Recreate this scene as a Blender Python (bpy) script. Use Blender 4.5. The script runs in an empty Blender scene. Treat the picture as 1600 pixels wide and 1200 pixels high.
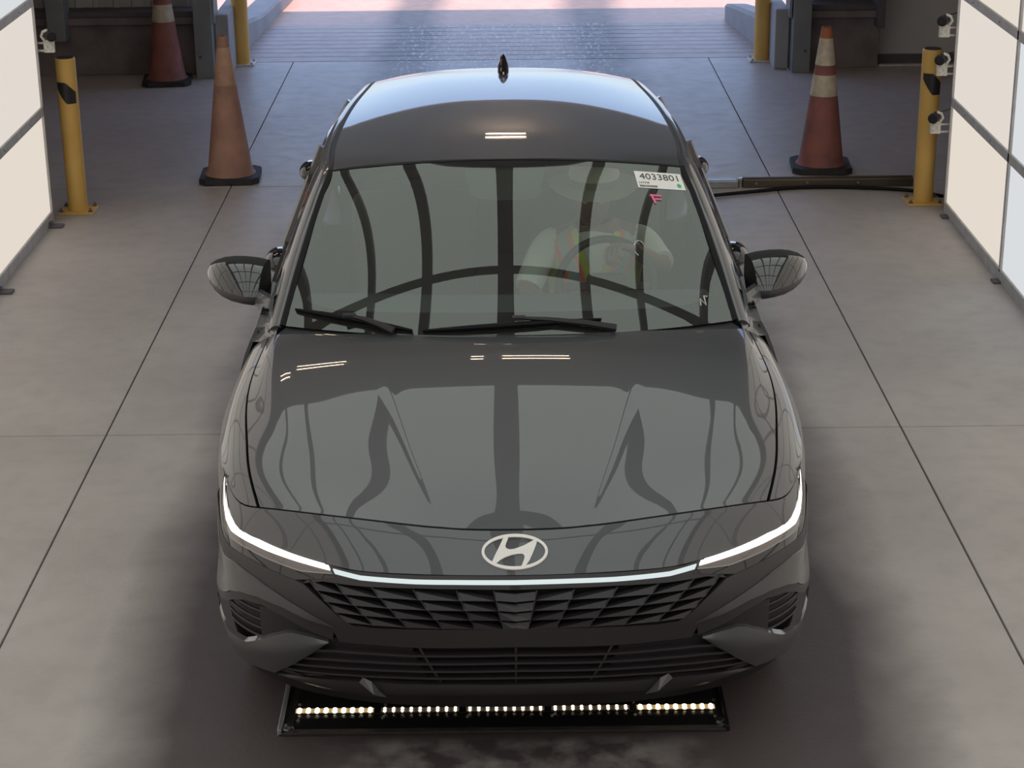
import bpy, bmesh, math, random
from mathutils import Vector, Matrix
random.seed(7)
C = bpy.context.scene.collection
PI = math.pi
R = math.radians

# ------------------------------------------------------------------ camera
sc = bpy.context.scene
def make_camera():
    p, y, r = R(20.47477), R(0.18831), R(-0.55390)
    f = Vector((math.sin(y)*math.cos(p), math.cos(y)*math.cos(p), -math.sin(p)))
    rt0 = Vector((math.cos(y), -math.sin(y), 0)); up0 = rt0.cross(f)
    rt = rt0*math.cos(r) + up0*math.sin(r); up = -rt0*math.sin(r) + up0*math.cos(r)
    cd = bpy.data.cameras.new('camera'); co = bpy.data.objects.new('camera', cd); C.objects.link(co)
    cd.sensor_fit = 'HORIZONTAL'; cd.sensor_width = 36.0; cd.lens = 3053.27*36.0/1600.0
    cd.clip_start = .05; cd.clip_end = 500
    m = Matrix((rt, up, -f)).transposed().to_4x4(); m.translation = Vector((0, 0, 3.0662))
    co.matrix_world = m
    sc.camera = co
make_camera()

# ------------------------------------------------------------------ world, sun, exposure
sc.view_settings.view_transform = 'Standard'; sc.view_settings.look = 'None'
sc.view_settings.exposure = 0.0; sc.view_settings.gamma = 1.0
try: sc.view_settings.use_curve_mapping = False
except Exception: pass
w = bpy.data.worlds.new('World'); sc.world = w; w.use_nodes = True
nt = w.node_tree; nt.nodes.clear()
sky = nt.nodes.new('ShaderNodeTexSky'); sky.sky_type = 'NISHITA'; sky.sun_disc = False
sky.sun_elevation = R(66); sky.sun_rotation = R(170); sky.air_density = 1.0; sky.dust_density = 1.5; sky.ozone_density = 2.0
bg = nt.nodes.new('ShaderNodeBackground'); bg.inputs[1].default_value = SKY_STRENGTH = 0.40
ow = nt.nodes.new('ShaderNodeOutputWorld')
hz = nt.nodes.new('ShaderNodeMix'); hz.data_type = 'RGBA'; hz.inputs[0].default_value = .4; hz.inputs[7].default_value = (1.9, 2.3, 3.9, 1)   # thin high haze
nt.links.new(sky.outputs[0], hz.inputs[6]); nt.links.new(hz.outputs[2], bg.inputs[0]); nt.links.new(bg.outputs[0], ow.inputs[0])
sl = bpy.data.lights.new('sun', 'SUN'); sl.energy = 6.2; sl.angle = R(.6); sl.color = (1.0, .78, .66)
so = bpy.data.objects.new('sun', sl); C.objects.link(so)
so.rotation_euler = Vector((0.03, math.cos(R(67)), -math.sin(R(67)))).to_track_quat('-Z', 'Y').to_euler()
WALL_E, CEIL_E = 1.0, 1.25

# ------------------------------------------------------------------ materials
def srgb(r, g, b):
    f = lambda c: (c/255/12.92) if c/255 <= .04045 else ((c/255+.055)/1.055)**2.4
    return (f(r), f(g), f(b), 1)
MATS = {}
def mat(name, col, rough=.5, metal=0., coat=0., spec=.5, noise=0., nscale=8., bump=0., bscale=60., col2=None, coat_rough=.03, emit=None, emit_s=0., ior=1.5):
    m = bpy.data.materials.new(name); m.use_nodes = True; t = m.node_tree; b = t.nodes['Principled BSDF']
    if len(col) == 3: col = (*col, 1)
    b.inputs['Base Color'].default_value = col; b.inputs['Roughness'].default_value = rough
    b.inputs['Metallic'].default_value = metal; b.inputs['Coat Weight'].default_value = coat
    b.inputs['Coat Roughness'].default_value = coat_rough; b.inputs['Specular IOR Level'].default_value = spec
    b.inputs['IOR'].default_value = ior; b.inputs['Coat IOR'].default_value = ior
    if emit: b.inputs['Emission Color'].default_value = (*emit[:3], 1); b.inputs['Emission Strength'].default_value = emit_s
    tc = None
    if noise or col2 or bump: tc = t.nodes.new('ShaderNodeTexCoord')
    if noise or col2:
        n = t.nodes.new('ShaderNodeTexNoise'); n.inputs['Scale'].default_value = nscale; n.inputs['Detail'].default_value = 6
        t.links.new(tc.outputs['Object'], n.inputs['Vector'])
        rp = t.nodes.new('ShaderNodeValToRGB'); rp.color_ramp.elements[0].position = .35; rp.color_ramp.elements[1].position = .68
        c2 = col2 if col2 else tuple(c*(1-noise) for c in col[:3])+(1,)
        if len(c2) == 3: c2 = (*c2, 1)
        rp.color_ramp.elements[0].color = col; rp.color_ramp.elements[1].color = c2
        t.links.new(n.outputs['Fac'], rp.inputs[0]); t.links.new(rp.outputs[0], b.inputs['Base Color'])
    if bump:
        n2 = t.nodes.new('ShaderNodeTexNoise'); n2.inputs['Scale'].default_value = bscale
        t.links.new(tc.outputs['Object'], n2.inputs['Vector'])
        bp = t.nodes.new('ShaderNodeBump'); bp.inputs['Strength'].default_value = bump; bp.inputs['Distance'].default_value = .01
        t.links.new(n2.outputs['Fac'], bp.inputs['Height']); t.links.new(bp.outputs[0], b.inputs['Normal'])
    MATS[name] = m
    return m
def emission(name, col, s):
    m = bpy.data.materials.new(name); m.use_nodes = True; t = m.node_tree; t.nodes.clear()
    e = t.nodes.new('ShaderNodeEmission'); e.inputs[0].default_value = (*col[:3], 1); e.inputs[1].default_value = s
    o = t.nodes.new('ShaderNodeOutputMaterial'); t.links.new(e.outputs[0], o.inputs[0]); return m
def glass(name, tint, r0=.08, rough=0.0, dust=0, gcol=(1, 1, 1)):
    m = bpy.data.materials.new(name); m.use_nodes = True; t = m.node_tree; t.nodes.clear()
    o = t.nodes.new('ShaderNodeOutputMaterial'); tr = t.nodes.new('ShaderNodeBsdfTransparent'); tr.inputs[0].default_value = (*tint[:3], 1)
    g = t.nodes.new('ShaderNodeBsdfGlossy'); g.inputs['Roughness'].default_value = rough; g.inputs[0].default_value = (*gcol, 1)
    lw = t.nodes.new('ShaderNodeLayerWeight'); lw.inputs[0].default_value = .5
    pw = t.nodes.new('ShaderNodeMath'); pw.operation = 'POWER'; pw.inputs[1].default_value = 5
    ml = t.nodes.new('ShaderNodeMath'); ml.operation = 'MULTIPLY_ADD'; ml.inputs[1].default_value = 1-r0; ml.inputs[2].default_value = r0
    mx = t.nodes.new('ShaderNodeMixShader')
    t.links.new(lw.outputs['Facing'], pw.inputs[0]); t.links.new(pw.outputs[0], ml.inputs[0]); t.links.new(ml.outputs[0], mx.inputs[0])
    t.links.new(tr.outputs[0], mx.inputs[1]); t.links.new(g.outputs[0], mx.inputs[2]); t.links.new(mx.outputs[0], o.inputs[0])
    if dust:
        df = t.nodes.new('ShaderNodeBsdfDiffuse'); df.inputs[0].default_value = (.55, .5, .5, 1); m2 = t.nodes.new('ShaderNodeMixShader'); m2.inputs[0].default_value = dust
        t.links.new(mx.outputs[0], m2.inputs[1]); t.links.new(df.outputs[0], m2.inputs[2]); t.links.new(m2.outputs[0], o.inputs[0])
    return m

M_paint = mat('car paint', (.074, .076, .082), .42, .35, 1.0, coat_rough=.0, ior=1.52)
M_under = mat('seam black', (.006, .006, .006), .8)
M_satin = mat('satin grey trim', (.034, .030, .033), .42)
M_gloss = mat('gloss black', (.012, .011, .013), .06, 0, .6)
M_plastic = mat('black plastic', (.015, .013, .016), .5)
M_blade = mat('grille blade', (.028, .025, .029), .32)
M_fin = mat('lip fin', (.12, .115, .115), .35)
M_gloss2 = mat('mirror cap gloss', (.03, .03, .031), .05, 0, 1.0)
M_frit = mat('glass frit', (.008, .008, .009), .9, 0, 0, spec=0)
M_rubber = mat('rubber', (.004, .004, .005), .55, spec=.2)
M_tyre = mat('tyre', (.015, .015, .015), .75, bump=.3, bscale=40)
M_rim = mat('rim', (.3, .3, .31), .3, .9)
M_chrome = mat('chrome', (.7, .7, .72), .08, 1.)
M_white_badge = mat('badge', (.90, .87, .83), .35, 0)
M_glass = glass('windshield glass', (.80, .88, .81), .108, dust=.03, gcol=(.93, 1.0, .94))
M_side = glass('tinted glass', (.62, .66, .64), .08)
M_lens = glass('lamp lens', (.9, .9, .92), .07)
M_drl = emission('drl light', (1.0, .96, .88), 2.2)
M_bar = emission('light strip', (.84, .95, .95), .85)
M_lamp = mat('lamp inner grey', (.17, .145, .14), .22, .4, 1.0)
M_chrome2 = mat('lamp trim line', (.35, .33, .33), .3, .6)
M_inner = mat('lamp housing', (.10, .09, .09), .25, .4, 1.0)
M_seat = mat('seat fabric', (.05, .052, .05), .8, bump=.2)
M_dash = mat('dash', (.03, .031, .031), .7)
M_headliner = mat('headliner', (.25, .25, .24), .9)
M_skin = mat('skin', (.20, .10, .07), .5)
M_hat = mat('hat straw', (.68, .70, .56), .85, bump=.3, bscale=200)
M_shirt = mat('shirt white', (.72, .76, .72), .85, bump=.2, bscale=30)
M_vestY = mat('vest yellow', (.62, .72, .04), .7)
M_vestO = mat('vest orange', (.95, .16, .06), .6)
M_vestG = mat('vest silver tape', (.35, .42, .45), .45)
M_yellow = mat('safety yellow', (.70, .43, .115), .5, col2=(.62, .37, .09), nscale=5)
M_black = mat('black paint', (.015, .014, .016), .45)
M_galv = mat('galvanised', (.36, .38, .4), .4, .5, noise=.35, nscale=9)
M_ribs = mat('canopy frame', (.13, .125, .125), .6)
M_alu = mat('frame aluminium', (.52, .50, .48), .55, .0, noise=.2, nscale=12)
M_orange = mat('cone orange', (.30, .10, .08), .7, col2=(.17, .072, .065), nscale=7, bump=.2)
M_orangetop = mat('cone tip orange', (.36, .11, .05), .6)
M_tan = mat('cone faded', (.40, .215, .155), .7, col2=(.24, .125, .095), nscale=6, bump=.2)
M_tan2 = mat('cone faded band', (.48, .29, .20), .7, col2=(.34, .19, .13), nscale=9)
M_cream = mat('cone reflective band', (.58, .50, .38), .55, noise=.25, nscale=20)
M_cbase = mat('cone base rubber', (.03, .028, .03), .7, noise=.4, nscale=10, bump=.3)
M_steel = mat('painted steel column', (.26, .28, .29), .5, .2, noise=.2, nscale=4)
M_sheet = mat('steel cladding', (.50, .49, .48), .5, .1, noise=.15, nscale=3)
M_wood = mat('weathered concrete wall', (.24, .20, .195), .85, col2=(.16, .13, .125), nscale=5, bump=.5, bscale=30)
M_whitewall = mat('grey painted wall', (.55, .54, .53), .7, noise=.1, nscale=2)
M_curb = mat('curb concrete', (.36, .36, .37), .85, noise=.15, nscale=4, bump=.3)
M_dark = mat('dark interior steel', (.12, .108, .118), .8)
M_bracket = mat('white printed bracket', (.72, .69, .62), .6, noise=.3, nscale=60)
M_paper = mat('label paper', (.80, .78, .74), .6)
M_ink = mat('label ink', (.05, .05, .05), .6)
M_green = mat('green dot', (.05, .45, .22), .6)
M_pink = mat('pink marker', (.85, .18, .36), .6)
M_traydark = mat('tray black', (.022, .019, .021), .45, col2=(.035, .028, .028), nscale=14)
M_traypoly = mat('tray black cover', (.012, .011, .012), .25)
M_led = emission('led', (1.0, .80, .50), 9.0)
M_led2 = emission('led bright', (1.0, .80, .50), 16.0)
M_bolt = mat('bolt steel', (.5, .5, .48), .3, 1.)
M_brassbar = mat('floor rail brown', (.11, .085, .06), .45, .3, noise=.3, nscale=6)

def concrete(name, base, base2, inside=True):
    m = bpy.data.materials.new(name); m.use_nodes = True; t = m.node_tree; b = t.nodes['Principled BSDF']; N = t.nodes.new; L = t.links.new
    ge = N('ShaderNodeNewGeometry'); sx = N('ShaderNodeSeparateXYZ'); L(ge.outputs['Position'], sx.inputs[0])
    def mth(op, a, bb=None, c=None, clamp=False):
        n = N('ShaderNodeMath'); n.operation = op; n.use_clamp = clamp
        for i, v in enumerate((a, bb, c)):
            if v is None: continue
            if isinstance(v, (int, float)): n.inputs[i].default_value = v
            else: L(v, n.inputs[i])
        return n.outputs[0]
    def noise(scale, detail=5, sx_=1, sy_=1, rough=.55):
        mp = N('ShaderNodeMapping'); mp.inputs['Scale'].default_value = (sx_, sy_, 1); L(ge.outputs['Position'], mp.inputs[0])
        n = N('ShaderNodeTexNoise'); n.inputs['Scale'].default_value = scale; n.inputs['Detail'].default_value = detail; n.inputs['Roughness'].default_value = rough
        L(mp.outputs[0], n.inputs['Vector']); return n.outputs['Fac']
    def mix(f, a, bb):
        n = N('ShaderNodeMix'); n.data_type = 'RGBA'
        if isinstance(f, (int, float)): n.inputs[0].default_value = f
        else: L(f, n.inputs[0])
        for i, v in ((6, a), (7, bb)):
            if isinstance(v, tuple): n.inputs[i].default_value = (*v[:3], 1)
            else: L(v, n.inputs[i])
        return n.outputs[2]
    n1 = noise(1.1, 6); n2 = noise(9, 6); n3 = noise(60, 3); n4 = noise(2.2, 6, 1, .35)
    def ramp(v, a, bb): return mth('MULTIPLY', mth('SUBTRACT', v, a), 1/(bb-a), None, True)
    c = mix(ramp(n1, .35, .7), base, base2)
    c = mix(mth('MULTIPLY', ramp(n2, .45, .8), .28), c, tuple(v*.62 for v in base))
    c = mix(mth('MULTIPLY', ramp(n4, .5, .75), .25), c, tuple(v*1.25 for v in base))
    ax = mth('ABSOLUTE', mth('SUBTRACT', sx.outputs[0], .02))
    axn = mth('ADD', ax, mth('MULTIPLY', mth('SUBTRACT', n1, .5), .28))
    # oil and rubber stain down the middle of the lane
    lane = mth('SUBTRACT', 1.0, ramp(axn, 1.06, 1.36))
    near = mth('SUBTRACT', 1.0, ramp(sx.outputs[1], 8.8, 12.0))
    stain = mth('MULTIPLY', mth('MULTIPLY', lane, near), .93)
    # light scuffed patch in front of the light tray
    pch = mth('MULTIPLY', mth('MULTIPLY', mth('SUBTRACT', 1.0, ramp(ax, .35, .62)), mth('SUBTRACT', 1.0, ramp(sx.outputs[1], 5.12, 5.17))), ramp(noise(7, 6), .40, .62))
    stain = mth('MULTIPLY', stain, mth('SUBTRACT', 1.0, mth('MULTIPLY', pch, .55)))
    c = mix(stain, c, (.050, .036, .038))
    # twin tyre tracks further on
    tr = mth('ABSOLUTE', mth('SUBTRACT', axn, .80))
    trk = mth('SUBTRACT', 1.0, ramp(tr, .12, .36))
    far = ramp(sx.outputs[1], 9.5, 12.5)
    c = mix(mth('MULTIPLY', mth('MULTIPLY', trk, far), .72), c, (.06, .052, .056))
    if inside:
        sc1 = mth('MULTIPLY', ramp(noise(14, 8, 2.2, .6, .75), .54, .60), ramp(sx.outputs[1], 13.5, 15.0))
        sc1 = mth('MULTIPLY', sc1, mth('SUBTRACT', 1.0, ramp(ax, .75, 1.0)))
        c = mix(mth('MULTIPLY', sc1, .6), c, (.62, .64, .68))
    L(c, b.inputs['Base Color'])
    rg = mth('ADD', mth('SUBTRACT', .46, mth('MULTIPLY', far, .14)), mth('MULTIPLY', n2, .22))
    L(rg, b.inputs['Roughness'])
    bp = N('ShaderNodeBump'); bp.inputs['Strength'].default_value = .25; bp.inputs['Distance'].default_value = .004
    L(mth('ADD', n3, n2), bp.inputs['Height']); L(bp.outputs[0], b.inputs['Normal'])
    b.inputs['Specular IOR Level'].default_value = .4
    return m
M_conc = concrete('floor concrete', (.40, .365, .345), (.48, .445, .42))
M_conc2 = concrete('apron concrete', (.34, .285, .26), (.40, .33, .30))
M_yard = concrete('yard concrete', (.46, .31, .245), (.52, .36, .28), False)
M_joint = mat('joint', (.10, .09, .09), .9)

# ------------------------------------------------------------------ helpers
def link(name, me, material=None, parent=None, smooth=False, angle=35):
    if smooth:
        for p in me.polygons: p.use_smooth = True
        me.set_sharp_from_angle(angle=R(angle))
    if material and not me.materials: me.materials.append(material)
    o = bpy.data.objects.new(name, me); C.objects.link(o)
    if parent: o.parent = parent
    return o
def tag(o, label=None, cat=None, group=None, kind=None):
    if label: o['label'] = label
    if cat: o['category'] = cat
    if group: o['group'] = group
    if kind: o['kind'] = kind
    return o
def empty(name, loc=(0, 0, 0), rz=0, label=None, cat=None, group=None, kind=None, parent=None):
    o = bpy.data.objects.new(name, None); C.objects.link(o); o.location = loc; o.rotation_euler = (0, 0, rz); o.empty_display_size = .1
    if parent: o.parent = parent
    return tag(o, label, cat, group, kind)
def copy_tree(o, parent=None):
    c = o.copy(); C.objects.link(c)
    if parent: c.parent = parent
    for ch in list(o.children): copy_tree(ch, c)
    return c
class B:
    def __init__(s): s.v = []; s.f = []
    def add(s, vs, fs):
        n = len(s.v); s.v += [tuple(v) for v in vs]; s.f += [tuple(n+i for i in f) for f in fs]; return s
    def box(s, x0, x1, y0, y1, z0, z1, bev=0, T=None):
        bm = bmesh.new(); bmesh.ops.create_cube(bm, size=1)
        for v in bm.verts: v.co = Vector(((x0+x1)/2+v.co.x*(x1-x0), (y0+y1)/2+v.co.y*(y1-y0), (z0+z1)/2+v.co.z*(z1-z0)))
        if bev: bmesh.ops.bevel(bm, geom=bm.edges[:], offset=bev, segments=2, affect='EDGES', profile=.5)
        return s.bm(bm, T)
    def bm(s, bm, T=None):
        if T: bmesh.ops.transform(bm, matrix=T, verts=bm.verts)
        bm.verts.ensure_lookup_table(); bm.verts.index_update()
        s.add([v.co[:] for v in bm.verts], [[v.index for v in f.verts] for f in bm.faces]); bm.free(); return s
    def lathe(s, prof, n=24, T=None, caps=True):
        vs = []; fs = []
        for r, z in prof:
            for k in range(n): a = 2*PI*k/n; vs.append((r*math.cos(a), r*math.sin(a), z))
        for i in range(len(prof)-1):
            for k in range(n): fs.append((i*n+k, i*n+(k+1) % n, (i+1)*n+(k+1) % n, (i+1)*n+k))
        if caps: fs.append(tuple(reversed(range(n)))); fs.append(tuple((len(prof)-1)*n+k for k in range(n)))
        if T: vs = [tuple(T @ Vector(v)) for v in vs]
        return s.add(vs, fs)
    def tube(s, pts, r, n=8, caps=True):
        pts = [Vector(p) for p in pts]; vs = []; fs = []; m = len(pts); ref = None
        rr = r if isinstance(r, (list, tuple)) else [r]*m
        for i, p in enumerate(pts):
            d = (pts[min(i+1, m-1)]-pts[max(i-1, 0)]).normalized()
            if ref is None: ref = Vector((0, 0, 1)) if abs(d.z) < .9 else Vector((1, 0, 0))
            a = d.cross(ref).normalized(); b_ = a.cross(d).normalized(); ref = b_
            for k in range(n):
                t = 2*PI*k/n; vs.append(tuple(p+(a*math.cos(t)+b_*math.sin(t))*rr[i]))
        for i in range(m-1):
            for k in range(n): fs.append((i*n+k, i*n+(k+1) % n, (i+1)*n+(k+1) % n, (i+1)*n+k))
        if caps: fs.append(tuple(reversed(range(n)))); fs.append(tuple((m-1)*n+k for k in range(n)))
        return s.add(vs, fs)
    def prism(s, poly, z0, z1, T=None):
        n = len(poly); vs = [(x, y, z0) for x, y in poly]+[(x, y, z1) for x, y in poly]
        fs = [tuple(reversed(range(n))), tuple(range(n, 2*n))]+[(i, (i+1) % n, n+(i+1) % n, n+i) for i in range(n)]
        if T: vs = [tuple(T @ Vector(v)) for v in vs]
        return s.add(vs, fs)
    def me(s, name):
        m = bpy.data.meshes.new(name); m.from_pydata(s.v, [], s.f); m.update(); return m
    def build(s, name, material, parent=None, smooth=False, angle=35, fixn=True):
        m = s.me(name)
        if fixn:
            bm = bmesh.new(); bm.from_mesh(m); bmesh.ops.recalc_face_normals(bm, faces=bm.faces); bm.to_mesh(m); bm.free()
        return link(name, m, material, parent, smooth, angle)
def cr(p0, p1, p2, p3, t):
    return p1 + (p2-p0)*(t*.5) + (p0*2-p1*5+p2*4-p3)*(t*t*.5) + (-p0+p1*3-p2*3+p3)*(t*t*t*.5)
def spl(pts, s):
    """Catmull-Rom through pts, s in 0..len-1, reflected ends"""
    n = len(pts); s = max(0., min(n-1., s)); i = min(int(s), n-2); t = s-i
    g = lambda k: pts[k] if 0 <= k < n else (pts[0]*2-pts[1] if k < 0 else pts[n-1]*2-pts[n-2])
    return cr(g(i-1), g(i), g(i+1), g(i+2), t)
def V(*a): return Vector(a)
def nat(xs, ys):
    """natural cubic spline"""
    n = len(xs); h = [xs[i+1]-xs[i] for i in range(n-1)]
    A = [0]*n; l = [1]*n; mu = [0]*n; z = [0]*n
    for i in range(1, n-1):
        A[i] = 3*((ys[i+1]-ys[i])/h[i]-(ys[i]-ys[i-1])/h[i-1])
        l[i] = 2*(xs[i+1]-xs[i-1])-h[i-1]*mu[i-1]; mu[i] = h[i]/l[i]; z[i] = (A[i]-h[i-1]*z[i-1])/l[i]
    c = [0]*n; b = [0]*n; d = [0]*n
    for j in range(n-2, -1, -1):
        c[j] = z[j]-mu[j]*c[j+1]; b[j] = (ys[j+1]-ys[j])/h[j]-h[j]*(c[j+1]+2*c[j])/3; d[j] = (c[j+1]-c[j])/(3*h[j])
    def f(x):
        j = 0
        while j < n-2 and x > xs[j+1]: j += 1
        dx = x-xs[j]; return ys[j]+b[j]*dx+c[j]*dx*dx+d[j]*dx**3
    return f
def lerp_tab(X, Y):
    def f(x):
        if x <= X[0]: return Y[0]
        for i in range(len(X)-1):
            if x <= X[i+1]: return Y[i]+(Y[i+1]-Y[i])*(x-X[i])/(X[i+1]-X[i])
        return Y[-1]
    return f
def grid(name, G, material, parent=None, thick=0, mirror=None, angle=40, closed=False, back=False):
    """G rows of points; sheet + skirt pushed inward by thick along -normal. mirror: None / 'join' (also -x half)"""
    b = B()
    def one(G):
        r, c = len(G), len(G[0]); G = [[Vector(p) for p in row] for row in G]
        vs = [p for row in G for p in row]
        fs = [(i*c+j, i*c+j+1, (i+1)*c+j+1, (i+1)*c+j) for i in range(r-1) for j in range(c-1)]
        if closed: fs += [(i*c+c-1, i*c, (i+1)*c, (i+1)*c+c-1) for i in range(r-1)]
        b.add(vs, fs)
        if thick:
            ring = [(0, j) for j in range(c)]+[(i, c-1) for i in range(1, r)]+[(r-1, j) for j in range(c-2, -1, -1)]+[(i, 0) for i in range(r-2, 0, -1)]
            top = []; bot = []
            for i, j in ring:
                a = G[min(i+1, r-1)][j]-G[max(i-1, 0)][j]; d = G[i][min(j+1, c-1)]-G[i][max(j-1, 0)]
                n = a.cross(d)
                n = n.normalized() if n.length > 1e-9 else Vector((0, 1, 0))
                cen = Vector((0, max(G[i][j].y, 1.2), .3))
                if n.dot(G[i][j]-cen) < 0: n = -n
                if back: n = Vector((0, -1, 0))
                top.append(G[i][j]); bot.append(G[i][j]-n*thick)
            m = len(ring); b.add(top+bot, [(k, (k+1) % m, m+(k+1) % m, m+k) for k in range(m)])
    one(G)
    if mirror: one([[(-p[0], p[1], p[2]) for p in row] for row in G])
    me = b.me(name)
    bm = bmesh.new(); bm.from_mesh(me); bmesh.ops.remove_doubles(bm, verts=bm.verts, dist=.0004)
    bmesh.ops.recalc_face_normals(bm, faces=bm.faces)
    # orient outward from the car body
    s = 0
    for f in bm.faces:
        cc = f.calc_center_median(); s += f.normal.dot(cc-Vector((0, max(cc.y, 1.0) if cc.y < 3.8 else 3.8, .3)))*f.calc_area()
    if s < 0: bmesh.ops.reverse_faces(bm, faces=bm.faces)
    bm.to_mesh(me); bm.free()
    return link(name, me, material, parent, True, angle)
def sides(fn):
    for sgn in (-1, 1): fn(sgn)
def mir(G, s): return [[(s*p[0], p[1], p[2]) for p in row] for row in G]
def resample(pts, n):
    pts = [Vector(p) for p in pts]; L = [0]
    for a, b_ in zip(pts, pts[1:]): L.append(L[-1]+(b_-a).length)
    out = []
    for k in range(n):
        d = L[-1]*k/(n-1); i = 0
        while i < len(L)-2 and L[i+1] < d: i += 1
        t = (d-L[i])/max(L[i+1]-L[i], 1e-9); out.append(pts[i].lerp(pts[i+1], t))
    return out

# ================================================================== SETTING
floor = empty('floor', kind='structure')
B().box(-7.5, 7.5, -4, 15.72, -.3, -.012).build('joint_bed', M_joint, floor)
xs = [-7.5, -5.04, -1.687, 1.663, 5.01, 7.5]; ys = [-4, -.54, 3.55, 7.648, 11.745, 15.70]
for i in range(5):
    for j in range(5):
        g = .0035
        B().box(xs[i]+g, xs[i+1]-g, ys[j]+g, ys[j+1]-g, -.15, 0, .003).build('slab', M_conc, floor)
# grooved concrete apron outside the door
apron = empty('ground', kind='structure')
B().box(-2.3, 2.35, 15.72, 17.4, -.3, -.03).build('apron_bed', M_joint, apron)
gy = [15.72, 15.92, 16.10, 16.28, 16.46, 16.64, 16.82, 17.0, 17.18, 17.36]
for a, b_ in zip(gy, gy[1:]):
    B().box(-2.3, 2.35, a+.005, b_-.005, -.2, -.003, .003).build('concrete_strip', M_conc2, apron)
B().box(-14, 14, 17.36, 60, -.3, -.005).build('yard_slab', M_yard, apron)
for sx in (-1, 1):
    x0, x1 = (2.35, 14) if sx > 0 else (-14, -2.3)
    B().box(x0, x1, 15.9, 17.37, -.3, -.007).build('yard_slab', M_yard, apron)

# far wall with the drive-through opening
wf = empty('wall_far', kind='structure')
def block_wall(x0, x1, y0, y1, h):
    B().box(x0, x1, y0, y1, 0, h, .006).build('knee_wall', M_wood, wf)
for x0, x1 in ((-4.9, -2.38), (2.38, 2.945)):
    block_wall(x0, x1, 15.24, 15.5, .40)
B().box(-7.5, -4.9, 15.24, 15.5, 0, 4.6).build('end_panel', M_sheet, wf)
# cap timber over the block course
for x0, x1 in ((-4.9, -2.38), (2.38, 2.945)):
    B().box(x0, x1, 15.18, 15.5, .40, .455, .005).build('sill_plate', M_wood, wf)
    B().box(x0, x1, 15.2, 15.46, .455, .50, .004).build('base_angle', M_dark, wf)
# ribbed steel cladding sheets
def sheets(x0, x1):
    x = x0
    while x < x1-.01:
        xe = min(x+.30, x1); b = B(); wd = xe-x
        prof = [(0, 0), (.05, 0), (.06, .02), (.10, .02), (.11, 0), (.19, 0), (.20, .006), (.22, .006), (.23, 0), (.295, 0)]
        pts = [(x+p[0]*wd/.3, 15.42-p[1]) for p in prof]
        vs = [(a, c, .50) for a, c in pts]+[(a, c, 4.6) for a, c in pts]; n = len(pts)
        b.add(vs, [(i, i+1, n+i+1, n+i) for i in range(n-1)]); b.box(x, xe, 15.43, 15.45, .5, 4.6)
        b.build('cladding_sheet', M_sheet, wf); x += .30
sheets(-4.9, -2.38); sheets(2.38, 2.945)
for z in (1.6, 2.8): B().box(-4.9, -2.38, 15.3, 15.4, z, z+.15, .01).build('girt', M_dark, wf)
# steel columns either side of the opening
for sx in (-1, 1):
    xa, xb = (2.245, 2.385) if sx > 0 else (-2.375, -2.235)
    b = B(); b.box(xa, xb, 15.06, 15.285, 0, 4.6, .004)
    b.build('column', M_steel, wf)
    B().lathe([(.012, 0), (.012, .012), (.006, .014)], 10, Matrix.Translation(((xa+xb)/2+sx*.03, 15.06, .17)) @ Matrix.Rotation(PI/2, 4, 'X')).build('bolt', M_dark, wf)
    xi = 2.235 if sx > 0 else -2.235
    B().box(min(xi, xi-sx*.02), max(xi, xi-sx*.02), 15.09, 15.30, .42, 4.6).build('door_track', M_galv, wf)
    B().box(min(xi, xi-sx*.11), max(xi, xi-sx*.11), 15.2, 15.95, 0, .47, .01).build('jamb_pier', M_curb, wf)
B().box(-3.50, -3.36, 15.05, 15.25, .30, 4.6, .006).build('column', M_steel, wf)
B().box(2.90, 2.96, 15.1, 15.4, .33, 4.6, .004).build('column', M_dark, wf)
HEAD = 3.05
B().box(-2.4, 2.4, 15.1, 15.4, HEAD, 5.2).build('door_header', M_sheet, wf)
# grey room wall to the right
wr = empty('wall_right', kind='structure')
B().box(2.965, 7.5, 15.42, 15.55, .0, 4.6).build('wall_board', M_whitewall, wr)
B().box(2.965, 7.5, 15.40, 15.42, .0, .07).build('base_strip', M_dark, wr)
B().box(2.965, 7.5, 15.28, 15.31, .0, .012).build('threshold_strip', M_bracket, wr)
bl = empty('wall_left', kind='structure')
B().box(-7.6, -7.5, -4, 15.5, 0, 5).build('wall_board', M_dark, bl)
B().box(7.5, 7.6, -4, 15.5, 0, 5).build('wall_board', M_dark, wr)
bb = empty('wall_back', kind='structure')
B().box(-7.6, 7.6, -4.1, -4, 0, 5).build('wall_board', M_dark, bb)
ce = empty('ceiling', kind='structure')
B().box(-7.6, 7.6, -4.1, 15.95, 5.0, 5.1).build('roof_deck', M_dark, ce)
for y in (11.6, 13.4): B().box(-7.5, 7.5, y, y+.15, 4.7, 5.0).build('roof_beam', M_steel, ce)

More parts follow.
